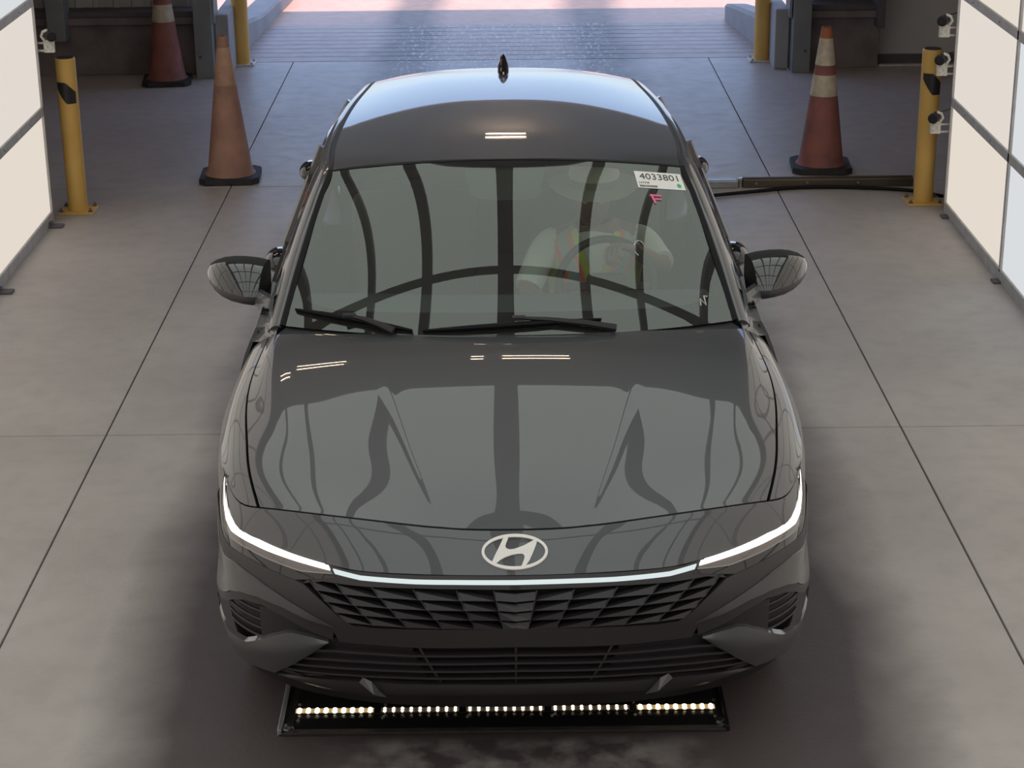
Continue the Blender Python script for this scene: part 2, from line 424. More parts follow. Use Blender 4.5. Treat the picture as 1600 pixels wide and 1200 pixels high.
# ------------------------------------------------------------------ light tunnel
def em_panel(c): return emission('panel %.2f %.2f' % (c[0], c[2]), c, WALL_E)
PCOL = [em_panel((.775, .70, .61)), em_panel((.76, .70, .64)), em_panel((.70, .72, .74)), em_panel((.78, .73, .66))]
M_ceilp = emission('ceiling panel', (.86, .90, .86), CEIL_E)
YW = [11.0-1.335*k for k in range(12)]
def light_wall(name, sx, x, label):
    t = empty(name, (x, 11.0, 0), 0, label, 'light wall')
    H = .60
    for k in range(11):
        y1, y0 = YW[k]-11.0, YW[k+1]-11.0
        for r in range(5):
            z0 = .03+r*.622; pc = PCOL[(2 if (sx > 0 and k == 1 and r < 2) or (sx < 0 and k == 0 and r == 2) else (k+r) % 2)]
            B().box(min(0, sx*.03), max(0, sx*.03), y0+.018, y1-.018, z0+.02, z0+.602).build('light_panel', pc, t)
    fr = -.012*sx
    for r in range(6):
        z = .03+r*.622; hh = .026 if r else .034
        B().box(min(fr, sx*.05), max(fr, sx*.05), YW[11]-11.0, .0, z-hh, z+hh, .003).build('frame_rail', M_alu, t)
    for k in range(12):
        y = YW[k]-11.0-(.006 if k == 0 else 0); wd = .006 if k == 0 else .015
        B().box(min(fr, sx*.05), max(fr, sx*.05), y-wd, y+wd, .05, 3.12, .002).build('frame_post', M_alu, t)
    for k in range(8):
        for r in range(1, 3):
            for q in range(2):
                B().lathe([(.008, 0), (.008, .004), (.003, .006)], 6, Matrix.Translation((fr, YW[k]-11.0-.35-q*.6, .03+r*.622)) @ Matrix.Rotation(-sx*PI/2, 4, 'Y')).build('screw', M_bolt, t)
    for y in (-.12, -1.36, -2.7, -4.0):
        B().box(-.05, .09, y-.035, y+.035, -.0, .012, .003).box(-.005, .03, y-.02, y+.02, .0, .03).build('foot', M_dark, t)
    return t
light_wall('light_wall', -1, -2.63, 'glowing white panel wall standing beside the yellow bollard nearest the faded cone')
light_wall('light_wall', 1, 2.57, 'glowing white panel wall with three small camera brackets on its end')
CE_FAR = 8.62
ct = empty('light_ceiling', (0, 0, 3.62), 0, 'glowing white panel canopy spanning over the car', 'light ceiling')
cys = [CE_FAR, 6.65, 5.45, 4.0, 2.5, 1.0, -.5, -2.0]; cxs = [-2.6, -1.95, -1.35, -.80, 0, .80, 1.35, 1.95, 2.6]
def arch(x): return -.10*(x/2.6)**2
for k in range(7):
    for i in range(len(cxs)-1):
        xa, xb = cxs[i]+.02, cxs[i+1]-.02
        b = B(); b.add([(xa, cys[k+1]+.02, arch(xa)), (xb, cys[k+1]+.02, arch(xb)), (xb, cys[k]-.02, arch(xb)), (xa, cys[k]-.02, arch(xa)),
                        (xa, cys[k+1]+.02, arch(xa)+.03), (xb, cys[k+1]+.02, arch(xb)+.03), (xb, cys[k]-.02, arch(xb)+.03), (xa, cys[k]-.02, arch(xa)+.03)],
                       [(0, 1, 2, 3), (4, 5, 6, 7), (0, 1, 5, 4), (1, 2, 6, 5), (2, 3, 7, 6), (3, 0, 4, 7)])
        b.build('light_panel', M_ceilp, ct)
for i, x in enumerate(cxs):
    wd = {4: .075, 3: .05, 5: .05}.get(i, .03)
    B().box(x-wd, x+wd, cys[-1], cys[0], arch(x)-.05, arch(x)+.03).build('frame_rail', M_ribs, ct)
for y in cys:
    b = B()
    for i in range(len(cxs)-1):
        xa, xb = cxs[i], cxs[i+1]; wd = .06 if abs(y-6.65) < .01 else .035
        b.add([(xa, y-wd, arch(xa)-.03), (xb, y-wd, arch(xb)-.03), (xb, y+wd, arch(xb)-.03), (xa, y+wd, arch(xa)-.03), (xa, y-wd, arch(xa)+.02), (xb, y-wd, arch(xb)+.02), (xb, y+wd, arch(xb)+.02), (xa, y+wd, arch(xa)+.02)],
              [(0, 1, 2, 3), (4, 5, 6, 7), (0, 1, 5, 4), (1, 2, 6, 5), (2, 3, 7, 6), (3, 0, 4, 7)])
    b.build('frame_rib', M_ribs, ct)
# tube fixtures hanging in the building beyond the canopy
M_tube = emission('tube', (1.0, .72, .5), 26)
def fixture(x, y, z, L, label):
    t = empty('tube_light', (x, y, z), 0, label, 'lamp')
    B().box(-L/2, L/2, -.19, .19, .03, .07, .006).build('tray', M_dark, t)
    for dy in (-.13, .13):
        B().tube([(-L/2+.03, dy, 0), (L/2-.03, dy, 0)], .014, 10).build('tube', M_tube, t)
for x, y, L, lb in ((.24, 11.2, .62, 'long twin tube lamp under the roof, mirrored in the middle of the hood'), (-.24, 11.2, .16, 'short twin tube lamp beside the long one under the roof'),
                (-2.4, 10.9, .60, 'twin tube lamp under the roof mirrored at the hood corner below the side mirror'), (-1.7, 11.3, .55, 'twin tube lamp under the roof mirrored just below the shorter wiper'),
                (.02, 14.7, .42, 'twin tube lamp under the roof close to the doorway'), (4.6, 12.4, 1.2, 'added fill tube lamp under the roof over the banded cone'), (-5.6, 13.8, 1.2, 'added fill tube lamp under the roof by the far block wall')):  # last two lamps are added, to raise the light over the far floor
    fixture(x, y, 3.95 if y > 14.2 else 4.6, L, lb)

# ================================================================== CAR
car = empty('car', (.02, 4.88, 0), .005, 'dark grey sedan with running lights on, parked between the glowing walls', 'car')
PXt = lerp_tab([0, .2, .4, .55, .65, .75, .82, .87, .90, .93, 1.2], [0, .008, .035, .08, .13, .21, .30, .42, .56, .9, 3.5])
PX = nat([0, .2, .4, .55, .65, .75, .82, .87, .90, .93], [0, .008, .035, .08, .13, .21, .30, .42, .56, .72])
ZY = nat([0, .2, .25, .3, .35, .45, .52, .6, .645, .7, .76], [.25, .13, .09, .055, .03, .01, 0, .01, .03, .075, .15])
def yf(x, z): return PX(min(abs(x), .93))+ZY(z)
def face_piece(name, U, L, material, off=0., nv=6, n=40, thick=.015, parent=None, s=0, bulge=0.):
    """between polylines U and L in (x,z) on the bumper face; s=0 -> both halves joined, else one side"""
    U = resample([(a[0], 0, a[1]) for a in U], n); L = resample([(a[0], 0, a[1]) for a in L], n)
    return face_rows(name, U, L, material, off, nv, thick, parent, s, bulge)
def face_pair(name, U, L, material, off=0., nv=6, sub=4, thick=.015, parent=None, s=0, bulge=0.):
    """same, U[i] pairs with L[i]"""
    def up(P):
        P = [V(a[0], 0, a[1]) for a in P]; return [P[0].lerp(P[0], 0)]+[P[i].lerp(P[i+1], (k+1)/sub) for i in range(len(P)-1) for k in range(sub)]
    return face_rows(name, up(U), up(L), material, off, nv, thick, parent, s, bulge)
def face_rows(name, U, L, material, off, nv, thick, parent, s, bulge):
    G = []
    for k in range(nv):
        t = k/(nv-1); row = []
        for u, l in zip(U, L):
            p = u.lerp(l, t); xw = p.x+.020*(abs(p.x)/.9)**5*max(0, min(1, (.50-p.z)/.14)); row.append((xw, yf(p.x, p.z)+off-bulge*4*t*(1-t), p.z))
        G.append(row)
    if s == 0: return grid(name, G, material, parent or car, thick, mirror='join', back=True)
    return grid(name, mir(G, s), material, parent or car, thick, back=True)

# ---- top surface control net: stations front->back, lines centre->shoulder
NET = [
 [(0,.042,.659),(.20,.052,.658),(.378,.073,.658),(.522,.117,.663),(.75,.268,.680),(.83,.385,.693),(.866,.551,.751)],
 [(0,.14,.753),(.205,.149,.753),(.39,.180,.753),(.546,.218,.752),(.745,.335,.745),(.822,.43,.733),(.872,.575,.752)],
 [(0,.30,.808),(.25,.32,.806),(.44,.34,.802),(.60,.38,.795),(.785,.485,.785),(.850,.57,.768),(.893,.67,.748)],
 [(0,.50,.858),(.30,.51,.855),(.49,.53,.849),(.65,.57,.838),(.812,.66,.819),(.872,.73,.793),(.914,.80,.747)],
 [(0,.75,.906),(.36,.76,.901),(.55,.78,.893),(.715,.80,.877),(.836,.87,.847),(.890,.91,.813),(.930,.96,.750)],
 [(0,1.0,.942),(.42,1.01,.936),(.60,1.03,.928),(.76,1.06,.912),(.838,1.09,.880),(.890,1.13,.838),(.930,1.17,.765)],
 [(0,1.215,.965),(.44,1.235,.960),(.63,1.27,.952),(.782,1.31,.936),(.812,1.35,.918),(.866,1.38,.875),(.908,1.41,.800)],
]
_zc = nat([.10, .14, .30, .50, .75, 1.0, 1.215], [.722, .753, .804, .851, .907, .954, .974])
for _r in NET[1:]:
    for _i in range(4):
        x_, y_, z_ = _r[_i]; _r[_i] = (x_, y_, _zc(y_)-.042*x_*x_-.035*x_**4)
SK = [.04, .14, .31, .53, .80, 1.06, 1.31]
UK = [0, .25, .43, .60, .80, .88, .94]
i2k = lambda K, v: K[min(int(v), len(K)-2)]+(v-min(int(v), len(K)-2))*(K[min(int(v), len(K)-2)+1]-K[min(int(v), len(K)-2)])
_rows = []
for row in NET:
    pts_ = [(-p[0], p[1], p[2]) for p in row[:0:-1]]+list(row); ks = [-k for k in UK[:0:-1]]+UK
    _rows.append([nat(ks, [p[c] for p in pts_]) for c in range(3)])
_ucache = {}
def S(s, u):
    """s station 0..6, u line 0..6"""
    key = round(u, 5)
    if key not in _ucache:
        ku = i2k(UK, u); P = [[f(ku) for f in fr] for fr in _rows]
        _ucache[key] = [nat(SK, [p[c] for p in P]) for c in range(3)]+[nat(SK[1:], [p[c] for p in P[1:]]) for c in range(3)]
    ks = i2k(SK, s); f = _ucache[key]
    if s >= 1: f = f[3:]
    p = V(f[0](ks), f[1](ks), f[2](ks))
    # character line ridge, fading to the nose
    fade = max(0., min(1., (s-.4)/1.2))*max(0., min(1., (5.35-s)/1.2))
    d = abs(u-1.0)*.22
    return p+V(0, 0, .0016*fade*max(0, 1-d/.025))
def srange(a, b, n): return [a+(b-a)*k/(n-1) for k in range(n)]
us = [0, .1, .25, .4, .55, .7, .8, .88, .94, .97, 1, 1.03, 1.06, 1.12, 1.2, 1.35, 1.5, 1.75, 2, 2.25, 2.5, 2.75, 3, 3.25, 3.5, 3.7, 3.85, 3.96]
grid('hood', [[S(s, u) for u in us] for s in srange(1.025, 6, 46)], M_paint, car, .015, mirror='join', angle=50)
nu = [0, .25, .5, .75, 1, 1.25, 1.5, 1.75, 2, 2.25, 2.5, 2.75, 3, 3.25, 3.5, 3.75, 4, 4.2, 4.4, 4.6, 4.8, 5, 5.2, 5.4, 5.6, 5.75]
grid('nose_panel', [[S(s, u) for u in nu] for s in srange(0.0, .975, 12)], M_paint, car, .015, mirror='join', angle=50)
# dark shell under the seams
grid('seam_liner', [[V(S(s, u).x*.975, S(s, u).y+.012, S(s, u).z-.022) for u in srange(0, 5.0, 60)] for s in srange(.2, 6, 40)], M_under, car, 0, mirror='join')

# ---- body side sections below the shoulder
AR, AZ, AY1, AY2 = .365, .325, .93, 3.65
def wt(y): return nat([.5, 1.2, 2.4, 3.4, 4.0, 4.4, 4.70], [1., 1., 1., .998, .985, .955, .88])(max(.5, y))
def lowz(y):
    z = .19
    for c in (AY1, AY2):
        if abs(y-c) < AR: z = max(z, AZ+math.sqrt(AR*AR-(y-c)**2))
    return z
def sideX(y, z):
    wid = nat([.19, .35, .50, .68, .76, .85, .93, .98], [.84, .865, .90, .932, .925, .898, .862, .835])(z)
    fr = nat([.5, .6, .75, .95, 1.2, 1.45], [-.045, -.033, -.014, -.001, 0, 0])(y) if y < 1.45 else 0
    return wid*wt(y)+fr
def belt(y): return nat([1.3, 1.8, 2.5, 3.2, 3.8, 4.3, 4.7], [.925, .935, .945, .955, .965, .965, .93])(y)
def front_fender(s):
    G = []
    for st in srange(1.03, 6.0, 44):
        row = [S(st, u) for u in (4.04, 4.15, 4.3, 4.5, 4.75, 5, 5.25, 5.5, 5.7, 5.85, 6.0)]
        e = row[-1]; y = e.y; zl = lowz(y)
        x0 = sideX(y, e.z)
        for k in range(1, 13):
            t = k/12; z = e.z+(zl-e.z)*t
            row.append(V(sideX(y, z)+(e.x-x0)*(1-t)**2, y, z))
        G.append(row)
    return grid('fender', mir(G, s), M_paint, car, .012, angle=50)
sides(front_fender)
def door_panel(name, y0, y1, s, n=20, top=None):
    G = []
    for y in srange(y0, y1, n):
        zb = (top(y) if top else belt(y)); zl = lowz(y); row = [(sideX(y, zb)-.055, y, zb+.006), (sideX(y, zb)-.006, y, zb+.005)]
        for k in range(17):
            t = k/16; z = zb+(zl-zb)*t; row.append((sideX(y, z), y, z))
        G.append(row)
    return grid(name, mir(G, s), M_paint, car, .012, angle=50)
for s in (-1, 1):
    door_panel('front_door', 1.417, 2.40, s); door_panel('rear_door', 2.408, 3.26, s); door_panel('quarter_panel', 3.268, 4.60, s, 40)
    # dark liner behind the side skins
    grid('side_liner', mir([[(sideX(y, z)-.035, y, z) for z in srange(.9, .70, 5)] for y in srange(1.46, 4.5, 30)], s), M_under, car)
    # sill
    grid('sill', mir([[(.842, y, .20), (.835, y, .17), (.80, y, .155)] for y in srange(1.30, 3.28, 6)], s), M_plastic, car, .01)

for s in (-1, 1):
    grid('fender_tip', mir([[S(5.99, u) for u in (3.0, 3.4, 3.8, 4.2, 4.6)], [(.775, 1.42, .955), (.795, 1.43, .950), (.825, 1.44, .940), (.855, 1.435, .925), (.885, 1.42, .880)], [(.76, 1.50, .965), (.785, 1.52, .955), (.82, 1.52, .945), (.855, 1.50, .925), (.885, 1.42, .870)]], s), M_paint, car)
# ---- windshield
def W(u, t, off=0.):
    b0 = V(.762*u, 1.185+.165*abs(u)**2.2, .960+.010*(1-u*u))
    t0 = V(.634*u, 1.945+.045*u*u, 1.376-.046*u*u)
    p = b0.lerp(t0, t); bu = 4*t*(1-t)
    nrm = V(.16*u, -.46, .87).normalized()
    return p+nrm*(.022*bu*(1-.3*u*u)+.020*(1-u*u)*(1-u*u)*bu+off)
def wgrid(u0, u1, t0, t1, n, m, off=0.): return [[W(u, t, off) for u in srange(u0, u1, n)] for t in srange(t0, t1, m)]
grid('windshield', wgrid(-.985, .985, .0, .99, 41, 31), M_glass, car)
# black frit border
b = B()
def quadgrid(b, G):
    r, c = len(G), len(G[0]); b.add([p for row in G for p in row], [(i*c+j, i*c+j+1, (i+1)*c+j+1, (i+1)*c+j) for i in range(r-1) for j in range(c-1)])
fo = -.003
def top_frit(u): return .955-.10*max(0, (abs(u)-.55)/.45)**1.5
quadgrid(b, [[W(u, 1.0*(1-k/4)+top_frit(u)*(k/4), fo) for u in srange(-.99, .99, 60)] for k in range(5)])
def bot_frit(u): return .11+.10*max(0, (abs(u)-.75)/.25)**2
quadgrid(b, [[W(u, 0*(1-k/4)+bot_frit(u)*(k/4), fo) for u in srange(-.99, .99, 60)] for k in range(5)])
for s in (-1, 1):
    quadgrid(b, [[W(s*(.99-(.035+.02*(1-t))*k/2), t, fo) for t in srange(0, 1, 20)] for k in range(3)])
b.build('frit_border', M_frit, car, True, fixn=False)
# camera housing at the mirror
b = B(); quadgrid(b, [[W(u*(.24-.06*k/5)*1.0-.01, .99-.26*k/5+.03*abs(u)**3, fo-.012) for u in srange(-1, 1, 11)] for k in range(6)])
b.build('sensor_housing', M_under, car, True, fixn=False)
def mirror_in():
    t = B(); bm = bmesh.new(); bmesh.ops.create_cube(bm, size=1); bmesh.ops.subdivide_edges(bm, edges=bm.edges[:], cuts=2, use_grid_fill=True)
    for v in bm.verts:
        p = v.co*2; q = V(p.x*math.sqrt(max(0, 1-p.y**2/3)), p.y, p.z*(1-.25*abs(p.x)**2)); v.co = V(q.x*.125, q.y*.015, q.z*.035)
    t.bm(bm, Matrix.Translation((0, 2.02, 1.24))); t.tube([(0, 1.98, 1.29), (0, 2.02, 1.25)], .01)
    t.build('inner_mirror', M_plastic, car, True, 60)
mirror_in()
# cowl panel under the wipers
grid('cowl_panel', [[S(5.97, u)-V(0, 0, .008) for u in srange(0, 3.9, 14)], [W(min(.985, u), .0, -.008) for u in srange(0, .985, 14)], [W(min(.985, u), .04, -.02) for u in srange(0, .985, 14)]], M_plastic, car, 0, mirror='join')

# ---- roof, rails, pillars
Ey = [V(.762, 1.350, .960), V(.715, 1.58, 1.118), V(.668, 1.83, 1.252), V(.634, 1.993, 1.331), V(.643, 2.25, 1.352), V(.632, 2.6, 1.361), V(.612, 2.95, 1.357), V(.582, 3.3, 1.345), V(.560, 3.6, 1.318), V(.572, 3.95, 1.19), V(.60, 4.3, 1.04)]
Oy = [V(.818, 1.375, .925), V(.772, 1.62, 1.088), V(.728, 1.88, 1.215), V(.690, 2.04, 1.298), V(.692, 2.27, 1.316), V(.683, 2.6, 1.325), V(.665, 2.95, 1.320), V(.636, 3.3, 1.305), V(.628, 3.6, 1.262), V(.68, 3.95, 1.13), V(.735, 4.28, .99)]
E_ = lambda s: spl(Ey, s); O_ = lambda s: spl(Oy, s)
Zc = nat([1.945, 2.3, 2.7, 3.1, 3.4, 3.6], [1.377, 1.396, 1.406, 1.402, 1.388, 1.371])
G = []
for s in srange(3.0, 8.0, 40):
    e = E_(s); row = []
    yb = e.y
    for u in srange(0, .985, 22):
        y = (yb if s > 3.4 else yb) - .045*(1-u*u)*max(0, 1-(s-3)/1.0) + .02*(1-u*u)*max(0, s-7)
        zc = Zc(min(3.6, y)); z = zc-(zc-e.z)*(abs(u)**2.6)
        row.append((e.x*u, y, z))
    G.append(row)
grid('roof_panel', G, M_paint, car, .01, mirror='join', angle=50)
for s in (-1, 1):
    # ditch moulding
    grid('roof_moulding', mir([[E_(q)+V(-.012, 0, -.002), E_(q)+V(0, 0, .003), E_(q)+V(.010, 0, -.002)] for q in srange(3.0, 8.0, 40)], s), M_plastic, car, .006)
    # side rail + A pillar
    G = []
    for q in srange(0, 10, 70):
        e, o = E_(q), O_(q); row = []
        for k in range(6):
            t = k/5; p = (e+V(.008, 0, -.003)).lerp(o, t); row.append(p+V(.25, 0, .97)*(.012*4*t*(1-t)))
        G.append(row)
    grid('side_rail', mir(G, s), M_paint, car, .01)
    grid('pillar_seal', mir([[E_(q)+V(-.010, .0, .0), E_(q)+V(.004, 0, .004), E_(q)+V(.010, 0, .0)] for q in srange(0, 3.0, 20)], s), M_rubber, car, .004)
    # side glass
    G = []
    for q in srange(.6, 8.9, 50):
        o = O_(q); yb = o.y; zb = belt(max(1.4, yb)); bx = sideX(yb, zb)-.018; row = []
        for k in range(7):
            t = k/6; p = V(o.x, yb, o.z).lerp(V(bx, yb, zb), t); row.append(p+V(.9, 0, .3)*(.012*4*t*(1-t)-.004))
        G.append(row)
    grid('side_window', mir(G, s), M_side, car)
    grid('belt_moulding', mir([[(sideX(y, belt(y))-.02, y, belt(y)+.012), (sideX(y, belt(y))-.004, y, belt(y)+.012), (sideX(y, belt(y))+.001, y, belt(y)-.002)] for y in srange(1.55, 3.7, 24)], s), M_gloss, car, .004)
    for y in (2.39, 3.24):
        q = {2.39: 4.4, 3.24: 6.83}[y]; o = O_(q)
        b = B(); b.tube([o, (sideX(y, belt(y))-.012, y, belt(y))], .022, 8); b.v = [(s*a, bb_, c) for a, bb_, c in b.v]; b.build('door_pillar', M_gloss, car, True)
# rear glass and trunk
grid('rear_window', [[V(E_(q).x*u, E_(q).y+.02*(1-u*u), E_(q).z+.05*(1-u**2.)*(1 if q < 9.5 else .6)) for u in srange(-1, 1, 21)] for q in srange(8.02, 10, 14)], M_side, car)
G = []
for y in srange(4.30, 4.66, 8):
    t = (y-4.3)/.36; row = []
    for u in srange(0, 1, 14):
        row.append((.74*u*(1-.12*t), y+.03*(1-u*u), (1.055+.01*t)-(.075)*(u**3)))
    G.append(row)
grid('trunk_lid', G, M_paint, car, .02, mirror='join')
G = []
for z in srange(1.03, .22, 14):
    row = []
    for u in srange(0, 1, 16):
        a = u; x = .80*math.sin(a*PI/2)*(1 if z < .9 else 1-(z-.9)*.9); bulge = .0 if z > .75 else .03
        row.append((x, 4.40+(.29+bulge)*math.cos(a*PI/2)**.6, z))
    G.append(row)
grid('rear_bumper', G, M_paint, car, .01, mirror='join')
for s in (-1, 1):
    grid('rear_quarter_cap', mir([[(sideX(min(4.6, y), z)*1.0, y, z) for z in srange(.96, .25, 8)] for y in srange(4.36, 4.45, 2)], s), M_paint, car)
    grid('shoulder_fill', mir([[O_(q)-V(0, 0, .0), V(sideX(max(4.0, O_(q).y), belt(4.1))-.01, O_(q).y, belt(4.1))] for q in srange(8.9, 10, 8)]+[[V(.68, 4.5, 1.03), V(.80, 4.5, .95)]], s), M_paint, car)
    B().box(min(s*.35, s*.78), max(s*.35, s*.78), 4.64, 4.70, .86, .93, .01).build('tail_lamp', mat('tail %d' % s, (.3, .01, .01), .1, 0, 1), car)
# shark antenna
b = B(); pr = [(3.36, .0, .012), (3.42, .018, .022), (3.47, .045, .026), (3.505, .068, .020), (3.52, .072, .012), (3.53, .03, .02), (3.535, 0, .02)]
b.v = []; n = len(pr)
G = []
for y, h, wd in pr:
    G.append([(wd*math.cos(a)*(1 if h < .01 else 1), y, 1.383+max(h, .002)*math.sin(a)**.8) for a in srange(0.0001, PI-.0001, 11)])
grid('antenna_fin', G, M_gloss, car, angle=60)

# ---- bumper face pieces
full = [(0, .67), (.52, .67), (.80, .70), (.87, .755)]
grid('face_recess', [[(x, yf(x, z)+.055, z) for x in srange(0, .885, 40)] for z in srange(.64, .22, 20)], M_plastic, car, 0, mirror='join')
# paint wedge blades
WT = [(.905, .66), (.893, .60), (.883, .574), (.854, .574), (.817, .589), (.749, .582), (.672, .557), (.597, .528), (.511, .490)]
WB = [(.905, .385), (.895, .385), (.87, .430), (.84, .478), (.80, .507), (.745, .524), (.67, .522), (.590, .500), (.511, .489)]
for s in (-1, 1): face_pair('bumper_wing', WT, WB, M_paint, -.004, 8, 5, .03, s=s)
SU = [(.905, .665), (.886, .636), (.863, .620), (.837, .619), (.799, .622), (.765, .623), (.685, .617), (.625, .610), (.599, .604), (.537, .559), (.492, .521), (.46, .503), (.395, .501), (.275, .506), (0, .512)]
SL = [(.905, .655), (.893, .594), (.875, .572), (.852, .572), (.817, .587), (.78, .584), (.70, .564), (.63, .540), (.597, .526), (.552, .507), (.520, .480), (.50, .441), (.395, .444), (.275, .443), (0, .450)]
face_pair('grille_surround', SU, SL, M_satin, 0., 6, 4, .04)
# air curtain frame, throat and vanes
for s in (-1, 1):
    fU = [(.905, .385), (.893, .383), (.868, .426), (.838, .474), (.80, .503), (.745, .520), (.67, .518), (.590, .496), (.515, .484)]
    fL = [(.905, .365), (.888, .372), (.860, .412), (.830, .452), (.79, .482), (.735, .498), (.67, .488), (.600, .462), (.520, .440)]
    face_pair('vent_frame', fU, fL, M_satin, .004, 4, 4, .006, s=s)
    face_pair('vent_throat', [(.74, .49), (.70, .492), (.64, .476), (.58, .458), (.53, .441)], [(.735, .385), (.70, .405), (.66, .425), (.60, .444), (.53, .438)], M_plastic, .010, 5, 4, .004, s=s)
    for k in range(4):
        z0 = .47-.03*k; pts = [(s*(x), yf(x, z0)+.012+.03*abs(x-.78), z0-.11*(x-.72)) for x in srange(.72, .85, 7)]
        B().tube(pts, .0045, 6).build('vent_vane', M_plastic, car, True)
    # painted lower corner
    CU = [(.908, .315), (.893, .308), (.870, .320), (.83, .326), (.786, .338), (.745, .375), (.705, .408), (.66, .438), (.635, .446), (.587, .446), (.532, .441)]
    CL = [(.900, .270), (.890, .258), (.868, .232), (.840, .208), (.805, .210), (.767, .228), (.730, .240), (.707, .245), (.68, .282), (.610, .362), (.530, .438)]
    face_pair('bumper_corner', CU, CL, M_paint, -.010, 6, 4, .03, s=s, bulge=.006)
# lower intake with fins
IU = [(.56, .43), (.50, .441), (.395, .444), (.275, .443), (0, .450)]
IL = [(.70, .246), (.60, .268), (.494, .288), (.36, .300), (0, .310)]
it = empty('lower_intake', parent=car)
for s in (-1, 1): face_pair('intake_back', [(.56, .43), (.50, .441), (.395, .444), (.30, .443), (.30, .443)], [(.70, .246), (.60, .268), (.494, .288), (.36, .300), (.25, .305)], M_blade, .024, 4, 5, .02, parent=it, s=s)
for k in range(1, 5):
    t = k/5+.02
    P = [V(IU[i][0], 0, IU[i][1]).lerp(V(IL[i][0], 0, IL[i][1]), t) for i in range(5)]
    P = [P[0].lerp(P[0], 0)]+[P[i].lerp(P[i+1], q/6) for i in range(4) for q in range(1, 7)]
    row1 = [(p.x, yf(p.x, p.z)+.004, p.z+.003) for p in P]; row2 = [(p.x, yf(p.x, p.z)+.004, p.z-.003) for p in P]; row3 = [(p.x, yf(p.x, p.z)+.035, p.z+.004) for p in P]
    grid('fin', [row3, row1, row2], M_satin, it, 0, mirror='join', angle=30)
for xa, xb in ((0, 0), (.275, .215), (-.275, -.215)):
    pts = [(xa+(xb-xa)*t, yf(xa+(xb-xa)*t, .443-.13*t)+.012, .443-.13*t) for t in srange(0, 1, 6)]
    B().tube(pts, .004, 6).build('strut', M_satin, it, True)
for x in (-.19, -.13, .11, .17):
    B().tube([(x, yf(x, .375)+.045, .375), (x+.012, yf(x, .377)+.045, .377)], .003, 6).build('radiator_clip', M_bolt, it, True)
# lip
LU = [(.72, .245), (.702, .248), (.601, .271), (.494, .290), (.42, .298), (.39, .301), (.347, .301), (.174, .309), (0, .310)]
LL = [(.72, .236), (.707, .241), (.606, .229), (.501, .217), (.442, .210), (.396, .218), (.373, .237), (.175, .250), (0, .252)]
G = []
for k in range(6):
    t = k/5; row = []
    for i in range(len(LU)-1):
        for q in range(5 if i < len(LU)-2 else 6):
            a = V(LU[i][0], 0, LU[i][1]).lerp(V(LU[i+1][0], 0, LU[i+1][1]), q/5); c = V(LL[i][0], 0, LL[i][1]).lerp(V(LL[i+1][0], 0, LL[i+1][1]), q/5); p = a.lerp(c, t)
            row.append((p.x, yf(p.x, p.z)-.012*math.sin(t*PI)-.002, p.z))
    G.append(row)
grid('lower_lip', G, M_satin, car, .02, mirror='join')
for s in (-1, 1):
    a = V(.440, yf(.44, .305)-.006, .316); c = V(.374, yf(.372, .238)-.016, .236); d = V(.452, yf(.452, .29)-.010, .296); e = V(.408, yf(.408, .27)-.052, .276); f = V(.415, yf(.415, .3)-.008, .305)
    b = B(); b.add([(s*p.x, p.y, p.z) for p in (a, c, d, e, f)], [(0, 2, 3), (2, 1, 3), (0, 3, 4), (3, 1, 4), (0, 4, 2), (1, 2, 4)]); b.build('lip_fin', M_fin, car)
grid('under_skirt', [[(x, yf(x, .23)+.01+.02*k, .235-.03*k) for x in srange(0, .80, 20)] for k in range(3)], M_plastic, car, 0, mirror='join')

# grille with faceted blades
gr = empty('grille', parent=car)
face_pair('grille_back', [(.61, .612), (.545, .628), (.493, .628), (.279, .631), (0, .632)], [(.60, .60), (.50, .52), (.46, .495), (.275, .500), (0, .506)], M_under, .045, 5, 5, .01, parent=gr)
zt = lambda x: .622-.008*min(1, abs(x)/.6); zb_ = lambda x: lerp_tab([0, .275, .46, .492, .537, .60], [.512, .507, .503, .521, .559, .604])(abs(x))
cols = [(.06, .035), (.165, .110), (.285, .20), (.40, .30), (.50, .395), (.58, .475)]   # boundaries: x at top, x at bottom
def colx(c, z):
    a, b_ = cols[c]; t = (zt(a)-z)/(zt(a)-.507); return a+(b_-a)*t
rows_ = 4; z_top, z_bot = .620, .508; rh = (z_top-z_bot)/rows_
def blade(name, pts, d_out, d_in):
    pass
for s in (-1, 1):
    for c in range(len(cols)-1):
        for r in range(rows_):
            z1 = z_top-rh*r; z0 = z1-rh
            xi1, xi0, xo1, xo0 = colx(c, z1), colx(c, z0), colx(c+1, z1), colx(c+1, z0)
            if xo0 > .60 or (zb_(xo0) > z1-.004): continue
            def P(x, z, o): return (s*x, yf(x, z)+o, z)
            A = P(xo1, z1-.004, .006); Bp = P(xo0+.006, z0+.003, .000); Cc = P(xi0+.004, z0+.003, .0); D = P(xi1+.002, z1-rh*.78, .022)
            E2 = P(xo1, z1-.004, .04); F2 = P(xi0+.004, z0-.002, .04); H2 = P(xo0+.006, z0-.002, .04)
            b = B(); b.add([A, Bp, Cc, D, E2, F2, H2], [(0, 1, 2, 3), (0, 3, 4), (1, 2, 5, 6), (3, 2, 5, 4), (0, 1, 6, 4)]); b.build('grille_blade', M_blade, gr)
    for c in range(len(cols)):
        pts = [(s*colx(c, z), yf(colx(c, z), z)+.004, z) for z in srange(z_top, z_bot, 6) if zb_(colx(c, z)) < z+.003]
        if len(pts) > 1: B().tube(pts, .0025, 5).build('grille_rib', M_plastic, gr)
